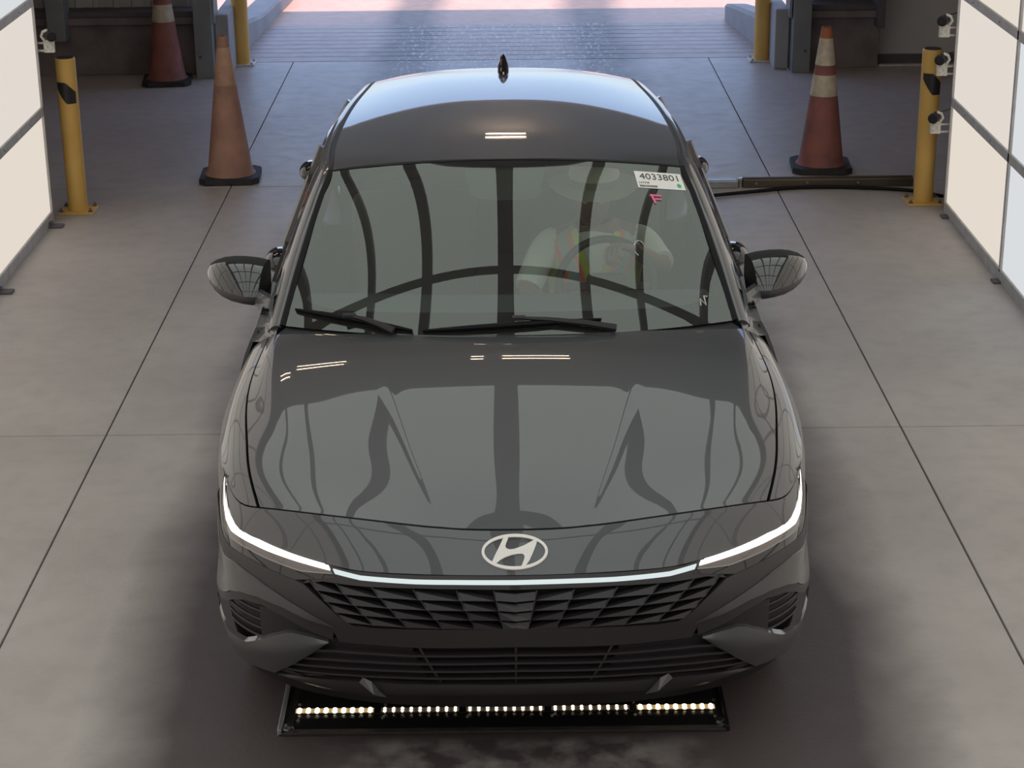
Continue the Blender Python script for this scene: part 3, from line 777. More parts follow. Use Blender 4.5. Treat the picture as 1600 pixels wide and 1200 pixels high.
for r in range(rows_):
    z1 = z_top-rh*r; z0 = z1-rh; x1 = colx(0, z1); x0 = colx(0, z0)
    b = B(); P = lambda x, z, o: (x, yf(x, z)+o, z)
    b.add([P(-x1, z1-.004, .006), P(0, z1-rh*.45, .016), P(x1, z1-.004, .006), P(x0, z0+.004, 0), P(0, z0-.001, .002), P(-x0, z0+.004, 0), P(-x0, z0-.001, .04), P(x0, z0-.001, .04)],
          [(0, 1, 4, 5), (1, 2, 3, 4), (5, 4, 3, 7, 6)]); b.build('grille_blade', M_blade, gr)

# band above the grille, light strip
BU = [(.535, .664), (.478, .656), (.378, .655), (.272, .655), (.167, .656), (0, .656)]
BL = [(.60, .605), (.543, .619), (.43, .619), (.279, .623), (.14, .623), (0, .622)]
face_pair('strip_carrier', BU, BL, M_satin, .006, 4, 5, .03)
face_pair('light_strip', [(.513, .655), (.435, .646), (.279, .645), (.167, .646), (0, .646)], [(.507, .645), (.435, .637), (.279, .636), (.167, .637), (0, .637)], M_bar, -.001, 3, 6, .008)
# headlamps
HT = [(.866, .751), (.862, .724), (.848, .699), (.82, .687), (.792, .682), (.75, .680), (.671, .674), (.595, .669), (.522, .664)]
HB = [(.893, .69), (.890, .655), (.875, .624), (.850, .619), (.820, .620), (.785, .623), (.70, .617), (.625, .610), (.505, .634)]
DT = [(.870, .748), (.864, .718), (.850, .697), (.826, .687), (.797, .682), (.75, .679), (.671, .6735), (.595, .667), (.526, .661)]
DB = [(.8705, .742), (.866, .702), (.852, .674), (.830, .662), (.801, .663), (.752, .6645), (.672, .662), (.596, .6575), (.521, .652)]
yfl = lambda x, z: yf(x, z)
for s in (-1, 1):
    hl = empty('headlamp', parent=car)
    G = []
    face_pair('lamp_housing', HT, HB, M_inner, .02, 6, 5, .03, parent=hl, s=s)
    face_pair('running_light', DT, DB, M_drl, -.002, 4, 5, .012, parent=hl, s=s)
    mid = lambda t, A=HB, Bq=DB: [(a[0]*(t)+b_[0]*(1-t), a[1]*t+b_[1]*(1-t)) for a, b_ in zip(A, Bq)]
    face_pair('lamp_lens', mid(.04), mid(.42), M_lamp, .003, 4, 5, .004, parent=hl, s=s)
    face_pair('lamp_ledge', mid(.40), mid(.45), M_chrome2, .0, 2, 5, .004, parent=hl, s=s)
    face_pair('lamp_shade', mid(.44), HB, M_gloss, .004, 5, 5, .004, parent=hl, s=s)

# badge
ex, ey = 660., 285.
cut1 = [(575,195),(520,290),(450,400),(400,480),(358,556),(380,590),(410,598),(440,585),(520,532),(620,490),(740,457),(860,441),(950,440),(985,458),(998,480),(990,520),(935,630),(985,640),(1035,610),(1100,535),(1150,450),(1195,370),(1250,255),(1220,232),(1190,225),(1000,305),(900,335),(800,362),(700,370),(645,355),(618,325),(635,270),(682,183),(630,178)]
Hn = [((x-805)/ex, -(y-405)/ey) for x, y in cut1]
# local nose frame near the badge
pc = S(.47, 0); pu = (S(.62, 0)-S(.32, 0)).normalized(); pn = V(0, -pu.z, pu.y)
BW, BH = .0935, .0535
bd = empty('badge', parent=car)
def badge_pt(x, z_, lift):
    p = pc+V(1, 0, 0)*x*BW+pu*z_*BH
    return p+V(0, 1, 0)*(x*BW)**2*.25+pn*lift
def plate(name, poly, mt, parent, lift0, lift1):
    bm = bmesh.new(); vs = [bm.verts.new(badge_pt(x, z, lift1)) for x, z in poly]; f = bm.faces.new(vs); bmesh.ops.triangulate(bm, faces=[f])
    me = bpy.data.meshes.new(name); n = len(poly)
    lo = [bm.verts.new(badge_pt(x, z, lift0)) for x, z in poly]
    for i in range(n): bm.faces.new((vs[i], vs[(i+1) % n], lo[(i+1) % n], lo[i]))
    bmesh.ops.recalc_face_normals(bm, faces=bm.faces); bm.to_mesh(me); bm.free(); return link(name, me, mt, parent)
plate('badge_letter', Hn, M_white_badge, bd, -.002, .006)
b = B(); G = []
for k in range(49):
    a = 2*PI*k/48; ca, sa = math.cos(a), math.sin(a)
    ix, iz = ca*(1-58/ex), sa*(1-52/ey)
    G.append([badge_pt(ca, sa, -.002), badge_pt(ca*.995, sa*.99, .006), badge_pt(ix, iz, .006), badge_pt(ix, iz, -.002)])
quadgrid(b, G); b.build('badge_ring', M_white_badge, bd, True, 40, fixn=False)

# ---- mirrors
def side_mirror(s):
    m = empty('side_mirror', (0, -.02, -.022), parent=car)
    G = []
    # sections from inner to outer: x, y centre, z centre, half depth, half height
    CP = [(.095, .045), (.090, .066), (.045, .074), (-.02, .066), (-.070, .030), (-.105, -.020), (-.098, -.048), (-.04, -.064), (.05, -.060), (.085, -.045), (.095, -.01)]
    secs = [(.868, 1.80, .995, .93, .95), (.90, 1.80, .998, 1.02, 1.02), (.94, 1.805, 1.002, 1.02, 1.02), (.98, 1.815, 1.005, .95, .97), (1.015, 1.83, 1.008, .82, .86), (1.045, 1.85, 1.010, .62, .68), (1.068, 1.872, 1.012, .38, .44), (1.080, 1.89, 1.012, .10, .12)]
    NP = 44
    def ring(x, yc, zc, sy, sz):
        out = []; m_ = len(CP)
        for k in range(NP):
            q = k*m_/NP; i = int(q); t = q-i; g = [V(*CP[(i+d) % m_], 0) for d in (-1, 0, 1, 2)]; p = cr(g[0], g[1], g[2], g[3], t)
            out.append((x-.16*(p.x+.01)*max(0, (.92-x)/.06) if x < .92 else x, yc+p.x*sy, zc+p.y*sz))
        return out
    G = [ring(*q) for q in secs]
    def band(name, k0, k1, mt, th=0.): grid(name, mir([[r[k % NP] for k in range(k0, k1+1)] for r in G], s), mt, m, th)
    band('mirror_cap', 11, 20, M_gloss2); band('mirror_trim', 0, 11, M_under); band('mirror_base', 20, 44, M_satin)
    r0 = G[0]; cen = V(.868-.004, 1.80, .995)
    b = B(); b.add([cen]+[tuple(p) for p in r0], [(0, 1+k, 1+(k+1) % NP) for k in range(NP)]); b.v = [(s*a, bb_, c) for a, bb_, c in b.v]; b.build('mirror_inner_face', M_plastic, m, fixn=False)
    b = B(); b.lathe([(.001, 0), (.05, 0)], 24, caps=False)
    b.v = [(s*(.965+v[0]*1.5), 1.872+.015*v[0], 1.008+v[1]*.95) for v in b.v]; b.build('mirror_glass', M_chrome, m)
    b = B(); b.tube([(s*.795, 1.60, .950), (s*.83, 1.66, .955), (s*.87, 1.72, .962), (s*.91, 1.77, .970)], [.038, .036, .032, .030], 10); b.build('mirror_arm', M_paint, m, True)
    # sail
    b = B(); b.prism([(1.44, .93), (1.72, .945), (1.66, 1.045)], 0, .012, Matrix(((0, 0, s*1, s*.812), (1, 0, 0, 0), (0, 1, 0, 0), (0, 0, 0, 1)))); b.build('mirror_sail', M_gloss, m)
sides(side_mirror)
# ---- door handles
for s in (-1, 1):
    for y, z in ((2.27, .915), (3.52, .945)):
        x = sideX(y, z)-.002; h = empty('door_handle', parent=car)
        bm = bmesh.new(); bmesh.ops.create_uvsphere(bm, u_segments=20, v_segments=12, radius=1)
        B().bm(bm, Matrix.Translation((s*x, y, z)) @ Matrix.Diagonal((.052, .105, .042, 1))).build('grip', M_gloss, h, True, 80)
        B().box(-.006, .006, -.014, .014, -.008, .008, .003, Matrix.Translation((s*(x+.036), y-.02, z+.012))).build('lock_cap', M_chrome, h)
# ---- wheels
def wheel(s, y):
    wl = empty('wheel', (s*.775, y, .325), parent=car)
    T = Matrix.Rotation(s*PI/2, 4, 'Y')
    B().lathe([(.22, -.10), (.30, -.105), (.322, -.085), (.325, -.03), (.325, .03), (.322, .075), (.30, .098), (.225, .09)], 40, T, caps=False).build('tyre', M_tyre, wl, True)
    b = B(); b.lathe([(.222, -.10), (.225, .085), (.205, .075), (.2, -.09)], 40, T, caps=False); b.lathe([(.045, .03), (.04, .065), (.0, .07)], 16, T, caps=False)
    for k in range(5):
        a = 2*PI*k/5; A = T @ Matrix.Rotation(a, 4, 'Z')
        b.add([tuple(A @ V(*p)) for p in ((.03, -.025, .06), (.03, .025, .06), (.21, .04, .07), (.21, -.04, .07), (.03, -.025, .035), (.03, .025, .035), (.21, .04, .045), (.21, -.04, .045))],
              [(0, 1, 2, 3), (4, 5, 6, 7), (0, 1, 5, 4), (1, 2, 6, 5), (2, 3, 7, 6), (3, 0, 4, 7)])
    b.build('rim', M_rim, wl)
    B().lathe([(.15, -.02), (.15, .0)], 24, T).build('brake_disc', M_steel, wl)
for s in (-1, 1):
    wheel(s, AY1); wheel(s, AY2)
B().box(-.60, .60, .45, 4.45, .17, .34, .03).build('underbody', M_under, car)
for s in (-1, 1):
    B().box(min(s*.60, s*.80), max(s*.60, s*.80), 1.42, 3.14, .17, .34, .02).build('floor_pan', M_under, car)
B().box(-.62, .62, .45, 1.2, .34, .62, .03).build('engine_bay', M_under, car)
# ---- wipers
def wiper(u0, t0, u1, t1, au, at, pu_, pt_):
    wp = empty('wiper', parent=car)
    p = [W(u0+(u1-u0)*k/8, t0+(t1-t0)*k/8, .012+.006*math.sin(PI*k/8)) for k in range(9)]
    B().tube(p, [.003, .006, .008, .009, .009, .009, .008, .006, .003], 6).build('wiper_blade', M_rubber, wp, True)
    p2 = [W(u0+(u1-u0)*k/8, t0+(t1-t0)*k/8, .005) for k in range(9)]
    B().tube(p2, .004, 4).build('wiper_rubber', M_rubber, wp)
    a, c = W(au, at, .026), W(pu_, pt_, .016)
    B().tube([a, a.lerp(c, .3)+V(0, 0, .006), a.lerp(c, .7)+V(0, 0, .006), c], [.006, .008, .011, .013], 6).build('wiper_arm', M_plastic, wp, True)
    B().box(-.022, .022, -.012, .012, -.007, .007, .003, Matrix.Translation(a)).build('wiper_clip', M_plastic, wp)
wiper(-.955, .085, -.42, .012, -.70, .055, -.50, .0)
wiper(-.375, .012, .40, .055, .04, .055, .46, .005)
# ---- paper label on the glass
st = empty('label_sticker', parent=car)
P00, P10, P11, P01 = (1000, 293), (1069, 294), (1057, 265), (988, 264)
u0_, u1_, t1_ = .735, .965, .915
def lab(a, b_, off=.0012):
    """a 0..1 across, b 0..1 up"""
    uu = .705+(a)*.262; tt = .818+.118*b_
    return W(uu, tt, off)
b = B(); quadgrid(b, [[lab(a, c) for a in srange(0, 1, 8)] for c in srange(0, 1, 5)]); b.build('label_paper', M_paper, st, fixn=False)
def text_mesh(body, size, name, mt, fn, x0, x1, y0, y1):
    cu = bpy.data.curves.new(name, 'FONT'); cu.body = body; cu.size = 1; cu.resolution_u = 3
    to = bpy.data.objects.new(name, cu); C.objects.link(to); bpy.context.view_layer.update()
    me = bpy.data.meshes.new_from_object(to.evaluated_get(bpy.context.evaluated_depsgraph_get()))
    bpy.data.objects.remove(to); bpy.data.curves.remove(cu)
    xs_ = [v.co.x for v in me.vertices]; ys_ = [v.co.y for v in me.vertices]
    ax, bx_, ay, by = min(xs_), max(xs_), min(ys_), max(ys_)
    for v in me.vertices:
        a = x0+(x1-x0)*(v.co.x-ax)/(bx_-ax); c = y0+(y1-y0)*(v.co.y-ay)/(by-ay); v.co = fn(a, c)
    me.materials.clear()
    return link(name, me, mt, st)
lf = lambda a, c: lab(a, c, .0022)
text_mesh('4033801', 1, 'label_number', M_ink, lf, .09, .91, .52, .88)
text_mesh('HYMF', 1, 'label_code', M_ink, lf, .05, .27, .25, .37)
b = B()
x = .04
while x < .40:
    wd = random.choice((.006, .010, .014)); quadgrid(b, [[lf(x, .06), lf(x+wd, .06)], [lf(x, .17), lf(x+wd, .17)]]); x += wd+random.choice((.006, .009))
b.build('label_barcode', M_ink, st, fixn=False)
b = B(); cx, cy = .885, .24
b.add([lf(cx+.045*math.cos(a), cy+.115*math.sin(a)) for a in srange(0, 2*PI, 17)[:-1]], [tuple(range(16))]); b.build('label_dot', M_green, st, fixn=False)
# pink grease mark and small hand mark
def stroke(name, pts, mt, wd=.004):
    b = B(); b.tube([W(u, t, .002) for u, t in pts], wd, 5); return b
b = B(); b.tube([W(.775, .715, .002), W(.80, .768, .002) if False else W(.765, .765, .002)], .004, 5)
b.tube([W(.755, .768, .002), W(.815, .765, .002)], .0045, 5); b.tube([W(.775, .742, .002), W(.812, .742, .002)], .0035, 5); b.build('pink_mark', M_pink, car)
b = B(); b.tube([W(.86, .10, .002), W(.865, .135, .002), W(.885, .10, .002), W(.885, .15, .002), W(.90, .145, .002)], .0025, 5); b.build('chalk_mark', M_bracket, car)

# ---- interior
G = [[(x*.72, y+.10*abs(x)**2, z-.02*abs(x)**4) for x in srange(-1, 1, 16)] for y, z in ((1.24, .935), (1.45, .945), (1.65, .94), (1.80, .915), (1.86, .85), (1.84, .62))]
grid('dashboard', G, M_dash, car)
B().box(-.74, .74, 1.9, 3.9, .34, .40, .02).build('cabin_floor', M_dash, car)
grid('headliner', [[(.60*u, y, z-.03*abs(u)**3) for u in srange(-1, 1, 9)] for y, z in ((2.0, 1.335), (2.4, 1.36), (2.9, 1.37), (3.4, 1.345))], M_headliner, car)
for s in (-1, 1): grid('door_trim', mir([[(.80, y, .94), (.82, y, .75), (.80, y, .42)] for y in srange(1.5, 3.6, 6)], s), M_dash, car)
def seat(x, y, wd=.25, rear=False):
    t = empty('seat', (x, y, 0), parent=car)
    b = B(); b.box(-wd, wd, -.02, .48, .42, .58, .05); b.build('cushion', M_seat, t, True, 60)
    T = Matrix.Translation((0, .48, .50)) @ Matrix.Rotation(R(-14), 4, 'X')
    B().box(-wd, wd, -.05, .07, 0, .56, .05, T).build('backrest', M_seat, t, True, 60)
    if not rear: B().box(-.12, .12, -.03, .05, .60, .76, .035, T).build('headrest', M_seat, t, True, 60)
seat(.37, 2.18); seat(-.37, 2.18); seat(0, 3.0, .62, True)
B().box(-.09, .09, 1.9, 2.6, .4, .68, .03).build('console', M_dash, car)
# steering wheel
sw = empty('steering_wheel', (.37, 2.06, .86), parent=car); sw.rotation_euler = (R(62), 0, 0)
b = B(); n = 40
for i in range(n):
    a = 2*PI*i/n
    for k in range(8):
        c = 2*PI*k/8; rr = .178+.015*math.cos(c); b.v.append((rr*math.cos(a), rr*math.sin(a), .015*math.sin(c)))
for i in range(n):
    for k in range(8): b.f.append((i*8+k, ((i+1) % n)*8+k, ((i+1) % n)*8+(k+1) % 8, i*8+(k+1) % 8))
b.build('rim', M_plastic, sw, True, 80)
B().box(-.075, .075, -.06, .05, -.03, .02, .02).box(-.17, -.05, -.015, .015, -.02, 0, .005).box(.05, .17, -.015, .015, -.02, 0, .005).box(-.015, .015, -.17, -.05, -.02, 0, .005).build('hub', M_dash, sw, True, 60)

# ================================================================== DRIVER
dr = empty('person', (.02+.335, 4.88+2.50, .60), .005, 'seated driver in a wide-brimmed pale hat and orange-striped safety vest gripping the steering wheel', 'person')
# coordinates: car-local minus (.335,2.50,.60)
def dl(x, y, z): return V(x-.335, y-2.50, z-.60)
def skin(name, pts, edges, rad, mt, parent, root=0, sub=2):
    me = bpy.data.meshes.new(name); me.from_pydata([tuple(p) for p in pts], edges, []); o = link(name, me, mt, parent)
    mo = o.modifiers.new('skin', 'SKIN'); mo.use_smooth_shade = True
    sv = me.skin_vertices[0].data
    for i, r in enumerate(rad): sv[i].radius = r if isinstance(r, tuple) else (r, r)
    sv[root].use_root = True
    ms = o.modifiers.new('sub', 'SUBSURF'); ms.levels = sub; ms.render_levels = sub
    return o
pts = [dl(.335, 2.50, .62), dl(.335, 2.52, .74), dl(.335, 2.50, .88), dl(.33, 2.47, .965), dl(.325, 2.44, 1.00), dl(.32, 2.425, 1.06), dl(.317, 2.42, 1.14),
       # right arm (picture left): shoulder elbow wrist
       dl(.185, 2.47, .93), dl(.14, 2.44, .90), dl(.060, 2.29, .76), dl(.14, 2.12, .78),
       # left arm
       dl(.48, 2.47, .94), dl(.525, 2.44, .92), dl(.585, 2.26, .865), dl(.46, 2.12, .985),
       # legs
       dl(.25, 2.44, .60), dl(.24, 2.05, .66), dl(.26, 1.82, .48), dl(.42, 2.44, .60), dl(.44, 2.05, .66), dl(.44, 1.82, .48), dl(.26, 1.74, .44), dl(.44, 1.74, .44)]
ed = [(0, 1), (1, 2), (2, 3), (3, 4), (4, 5), (5, 6), (3, 7), (7, 8), (8, 9), (9, 10), (3, 11), (11, 12), (12, 13), (13, 14), (0, 15), (15, 16), (16, 17), (0, 18), (18, 19), (19, 20), (17, 21), (20, 22)]
rad = [(.13, .09), (.13, .09), (.14, .09), (.08, .06), .055, .060, .060, .05, .050, .043, .029, .05, .050, .043, .029, .09, .07, .05, .09, .07, .05, .045, .045]
skin('body', pts, ed, rad, M_skin, dr)
# head detail
hd = B(); bm = bmesh.new(); bmesh.ops.create_uvsphere(bm, u_segments=20, v_segments=14, radius=1)
for v in bm.verts:
    x, y, z = v.co
    fz = 1-.22*max(0, -z); v.co = V(x*.076*fz, y*.095*fz, z*.118)
    if y < -.2: v.co.y -= .012*math.exp(-((x/.22)**2+((z+.08)/.28)**2)) * (1 if abs(x) < .4 else 0)
    if y < -.5 and abs(z-.05) < .18 and abs(abs(x)-.38) < .2: v.co.y += .010
hd.bm(bm, Matrix.Translation(dl(.318, 2.41, 1.105)))
hd.build('face', M_skin, dr, True, 80)
for sx in (-1, 1):
    bm = bmesh.new(); bmesh.ops.create_uvsphere(bm, u_segments=10, v_segments=8, radius=1)
    B().bm(bm, Matrix.Translation(dl(.318+sx*.078, 2.42, 1.10)) @ Matrix.Diagonal((.010, .022, .032, 1))).build('ear', M_skin, dr, True, 80)
    bm = bmesh.new(); bmesh.ops.create_uvsphere(bm, u_segments=10, v_segments=8, radius=.011)
    B().bm(bm, Matrix.Translation(dl(.318+sx*.030, 2.325, 1.115))).build('eye', M_paper, dr, True, 80)
B().box(-.024, .024, -.004, .004, -.004, .004, .003, Matrix.Translation(dl(.318, 2.322, 1.045))).build('mouth', mat('lips', (.10, .03, .03), .5), dr)
# hat
prof = [(.082, .0), (.098, .0), (.097, .04), (.092, .075), (.078, .093), (.045, .098), (.001, .094)]
T = Matrix.Translation(dl(.325, 2.41, 1.165)) @ Matrix.Rotation(R(4), 4, 'X')
b = B(); b.lathe(prof, 28, T, caps=False)
n = 36; G = []
for r in srange(.09, .175, 6):
    G.append([tuple(T @ V(r*math.cos(a), r*math.sin(a)*1.05, -.22*(r-.09)+.55*(r-.09)*abs(math.cos(a))**3*.4+.004)) for a in srange(0, 2*PI, n)])
quadgrid(b, G); h = b.build('hat', M_hat, dr, True, 60, fixn=False)
B().lathe([(.0985, .002), (.1005, .004), (.0995, .026), (.0975, .028)], 28, T, caps=False).build('hat_band', mat('hat band', (.25, .27, .22), .8), dr, True)
# t-shirt torso and sleeves as one garment
TZ = [.60, .72, .84, .91, .950, .975, .992]; TA = [.165, .172, .190, .200, .165, .110, .072]; TB = [.125, .128, .128, .115, .098, .080, .066]
fa, fb = nat(TZ, TA), nat(TZ, TB)
def torso(a, z, k=1.0, ex=0.):
    """a: angle, 0 = +x, -90 = front"""
    return dl(.333+(fa(z)+ex)*k*math.cos(a), 2.505-.03*(z-.6)/.4+(fb(z)+ex)*k*math.sin(a), z)
G = [[torso(a, z) for a in srange(0, 2*PI, 33)] for z in srange(.60, .990, 16)]
b = B(); quadgrid(b, G)
for P_ in ([(.185, 2.475, .935), (.140, 2.44, .900), (.095, 2.36, .830), (.070, 2.31, .780)], [(.480, 2.475, .940), (.525, 2.44, .920), (.560, 2.34, .890), (.578, 2.29, .876)]):
    pp = [dl(*p) for p in P_]; b.tube([spl(pp, q) for q in srange(0, 3, 12)], [.046, .050, .053, .055, .056, .056, .056, .055, .055, .055, .054, .054], 16)
b.build('shirt', M_shirt, dr, True, 80, fixn=False)
# vest: shell over the shirt, open in front as a V
def vx(x, z, ex): # front surface at x
    A_ = fa(z)+ex; c = max(-1, min(1, (x-.333)/A_)); return torso(-math.acos(c), z, 1.0, ex)
def vopen(z): return .012+.062*max(0, min(1, (z-.80)/.18))
zs_ = srange(.62, .985, 16)
for sg in (-1, 1):
    G = []
    for z in zs_:
        A_ = fa(z)+.008; a0 = math.acos(min(1, (vopen(z))/A_)); G.append([torso(-(a0*(1-t)) if sg > 0 else -PI+(a0*(1-t)), z, 1.0, .008) for t in srange(0, 1, 9)])
    b = B(); quadgrid(b, G); b.build('vest_panel', M_vestY, dr, True, 80, fixn=False)
    for off, wd, mt, nm in ((.030, .018, M_vestO, 'vest_stripe'), (.048, .044, M_vestG, 'vest_tape'), (.092, .018, M_vestO, 'vest_stripe')):
        G = [[vx(.333+sg*min(vopen(z)+off+wd*t, fa(z)-.002), z, .012) for t in srange(0, 1, 4)] for z in zs_]
        b = B(); quadgrid(b, G); b.build(nm, mt, dr, True, 80, fixn=False)
G = [[torso(a, z, 1.0, .008) for a in srange(0, PI, 17)] for z in zs_]
b = B(); quadgrid(b, G); b.build('vest_back', M_vestY, dr, True, 80, fixn=False)
# hands
def hand(wrist, knuck, curl, name, thumb, spread=.019, flip=1):
    W0 = V(*wrist); K = V(*knuck); d = (K-W0).normalized(); side = d.cross(V(*curl)).normalized()*flip; cd = V(*curl).normalized()
    P = [W0, W0.lerp(K, .5), K]; E = [(0, 1), (1, 2)]; Rr = [(.026, .020), (.038, .016), (.040, .014)]
    o = skin(name, P, E, Rr, M_skin, dr, sub=1)
    for i, L in enumerate((.072, .080, .075, .060)):
        bs = K+side*(i-1.5)*spread-d*.012
        a = bs+d*L*.35+cd*L*.25; c = bs+d*L*.45+cd*L*.7; e = bs+d*L*.15+cd*L*1.0
        skin('finger', [bs, a, c, e], [(0, 1), (1, 2), (2, 3)], [.0095, .009, .0085, .007], M_skin, o, sub=1)
    tb = W0.lerp(K, .35)-side*.030
    skin('thumb', [tb, tb-side*.022+d*.02+cd*.01, tb-side*.02+d*.045+cd*.03], [(0, 1), (1, 2)], [.012, .0105, .009], M_skin, o, sub=1)
hand(dl(.46, 2.12, .985), dl(.385, 2.045, 1.022), (0, -.45, -.9), 'hand', 1)
hand(dl(.14, 2.12, .78), dl(.195, 2.05, .83), (.5, -.3, -.6), 'hand', 1)
B().lathe([(.026, -.006), (.031, -.005), (.031, .005), (.026, .006)], 16, Matrix.Translation(dl(.478, 2.125, .985)) @ Matrix.Rotation(R(60), 4, 'Y') @ Matrix.Rotation(R(40), 4, 'X'), caps=False).build('wristwatch', M_chrome, dr, True)

# ================================================================== STREET FURNITURE
def bollard(x, y, label, band=True, h=.914, plate_mat=None, r=.0572, grp='yellow steel bollards'):
    t = empty('bollard', (x, y, 0), 0, label, 'bollard')
    B().lathe([(r, .012), (r, h-.012), (r*.985, h-.004), (r*.93, h)], 28).build('post', M_yellow, t, True)
    B().lathe([(r*.90, h-.002), (r*.86, h+.002)], 28).build('cap', M_black, t, True)
    B().box(-.105, .105, -.09, .09, 0, .013, .003).build('base_plate', plate_mat or M_yellow, t)
    for a, c in ((-1, -1), (1, -1), (-1, 1), (1, 1)):
        B().lathe([(.013, .013), (.013, .022), (.006, .024), (.006, .034)], 6, Matrix.Translation((a*.085, c*.07, 0))).build('anchor_bolt', M_dark if not plate_mat else M_bolt, t)
    if band:
        G = []
        for q in srange(0, 1, 14):
            a0 = R(-150)+R(120)*q
            zt_, zb2 = (h-.135)+(.0 if q < .5 else -.12*(q-.5)), (h-.17)-.09*min(q, .5)*2+(0)
            G.append([((r+.002)*math.cos(a0), (r+.002)*math.sin(a0), zt_), ((r+.002)*math.cos(a0), (r+.002)*math.sin(a0), zb2)])
        b = B(); quadgrid(b, G); b.build('black_band', M_black, t, True, fixn=False)
    return t
bollard(-2.521, 11.22, 'yellow steel bollard with black slanted tape beside the wall near the faded cone')
bollard(2.483, 11.22, 'yellow steel bollard with black slanted tape behind the camera brackets')
bollard(-2.09, 15.62, 'tall yellow bollard at the doorway behind the faded cone', False, 1.2, M_bracket, .066)
bollard(2.075, 15.56, 'tall yellow bollard at the doorway beside the concrete curb end', False, 1.2, M_bracket, .066)
def cone(x, y, rz, label, faded=False, h=.90):
    t = empty('traffic_cone', (x, y, 0), rz, label, 'cone')
    bx = B(); poly = []
    hw = .185; cc = .045
    for a, c in ((1, 1), (-1, 1), (-1, -1), (1, -1)):
        p = [(a*hw, c*(hw-cc)), (a*(hw-cc), c*hw)]
        poly += p if a*c > 0 else p[::-1]
    bx.prism(poly, .006, .034); bx.prism([(u*.985, v*.985) for u, v in poly], .034, .040); bx.build('base', M_cbase, t)
    rb, rt = .142, .030
    rad = lambda z: rb+(rt-rb)*((z-.04)/(h-.04))
    m0 = M_tan if faded else M_orange
    def ringp(name, z0, z1, mt, extra=0): return B().lathe([(rad(z0)+extra, z0), (rad(z1)+extra, z1)], 32, caps=False).build(name, mt, t, True)
    B().lathe([(rad(.04)+.018, .038), (rad(.05)+.006, .052), (rad(.08), .08), (rad(h-.006), h-.006), (rt-.006, h), (rt-.012, h-.004)], 32, caps=False).build('cone_body', m0, t, True)
    if faded: ringp('upper_band', .60, .83, M_tan2, .0015)
    else:
        ringp('reflective_band', .665, .83, M_cream, .0018); ringp('reflective_band', .475, .605, M_cream, .0018)
        ringp('tip', .83, .89, M_orangetop, .0012)
    return t
cone(-1.712, 11.95, R(3), 'faded tan traffic cone with no bright stripes', True)
cone(2.004, 12.05, R(-4), 'orange traffic cone with two cream bands standing behind the low floor rail')
cone(-2.58, 14.93, R(6), 'grimy orange traffic cone against the far block wall')

# concrete curbs outside
def curb(name, pts, wd, hts, label, sgn):
    b = B(); n = len(pts); vs = []
    for (x, y), h_ in zip(pts, hts):
        vs += [(x, y, -.05), (x, y, h_*.85), (x+sgn*.02, y, h_), (x+sgn*wd, y, h_), (x+sgn*wd, y, -.05)]
    fs = [(i*5+k, i*5+k+1, (i+1)*5+k+1, (i+1)*5+k) for i in range(n-1) for k in range(4)]+[(0, 1, 2, 3, 4), tuple((n-1)*5+k for k in range(5))]
    b.add(vs, fs); o = b.build(name, M_curb); return tag(o, label, 'curb')
curb('concrete_curb', [(2.13, 15.96), (2.09, 16.4), (2.04, 16.9), (2.0, 17.3), (1.99, 17.5)], .16, [.26, .24, .20, .16, .13], 'concrete curb end outside the doorway, short and blunt', 1)
curb('concrete_curb', [(-2.15, 15.96), (-2.12, 16.4), (-2.08, 17.2), (-2.0, 18.6), (-1.9, 21.5)], .22, [.24, .22, .13, .12, .12], 'long concrete curb running away outside behind the faded cone', -1)
# floor rail with hose
fr_ = empty('floor_rail', (1.9, 11.62, 0), 0, 'low brown rail across the floor in front of the banded cone', 'rail')
B().box(-.44, .60, -.035, .03, .0, .055, .008).build('rail_bar', M_brassbar, fr_)
B().box(-.44, .60, -.012, .012, .055, .060, .002).build('top_strip', M_brassbar, fr_)
B().box(-.68, -.47, -.04, .03, .0, .05, .008).build('end_block', M_galv, fr_)
B().lathe([(.02, 0), (.02, .05), (.012, .06)], 10, Matrix.Translation((-.455, -.01, 0))).build('coupling', M_bolt, fr_, True)
for x in (-.36, -.05, .26): B().lathe([(.009, 0), (.009, .006)], 8, Matrix.Translation((x, -.036, .03)) @ Matrix.Rotation(PI/2, 4, 'X')).build('rivet', M_bolt, fr_)
b = B(); hp = [V(1.22, 11.36, .014), V(1.5, 11.45, .014), V(1.75, 11.53, .014), V(2.0, 11.54, .014), V(2.25, 11.50, .014), V(2.45, 11.44, .014), V(2.62, 11.30, .014)]
b.tube([spl(hp, q) for q in srange(0, 6, 40)], .011, 8); tag(b.build('hose', M_rubber, None, True), 'thin black hose curving along the floor in front of the low rail', 'hose')
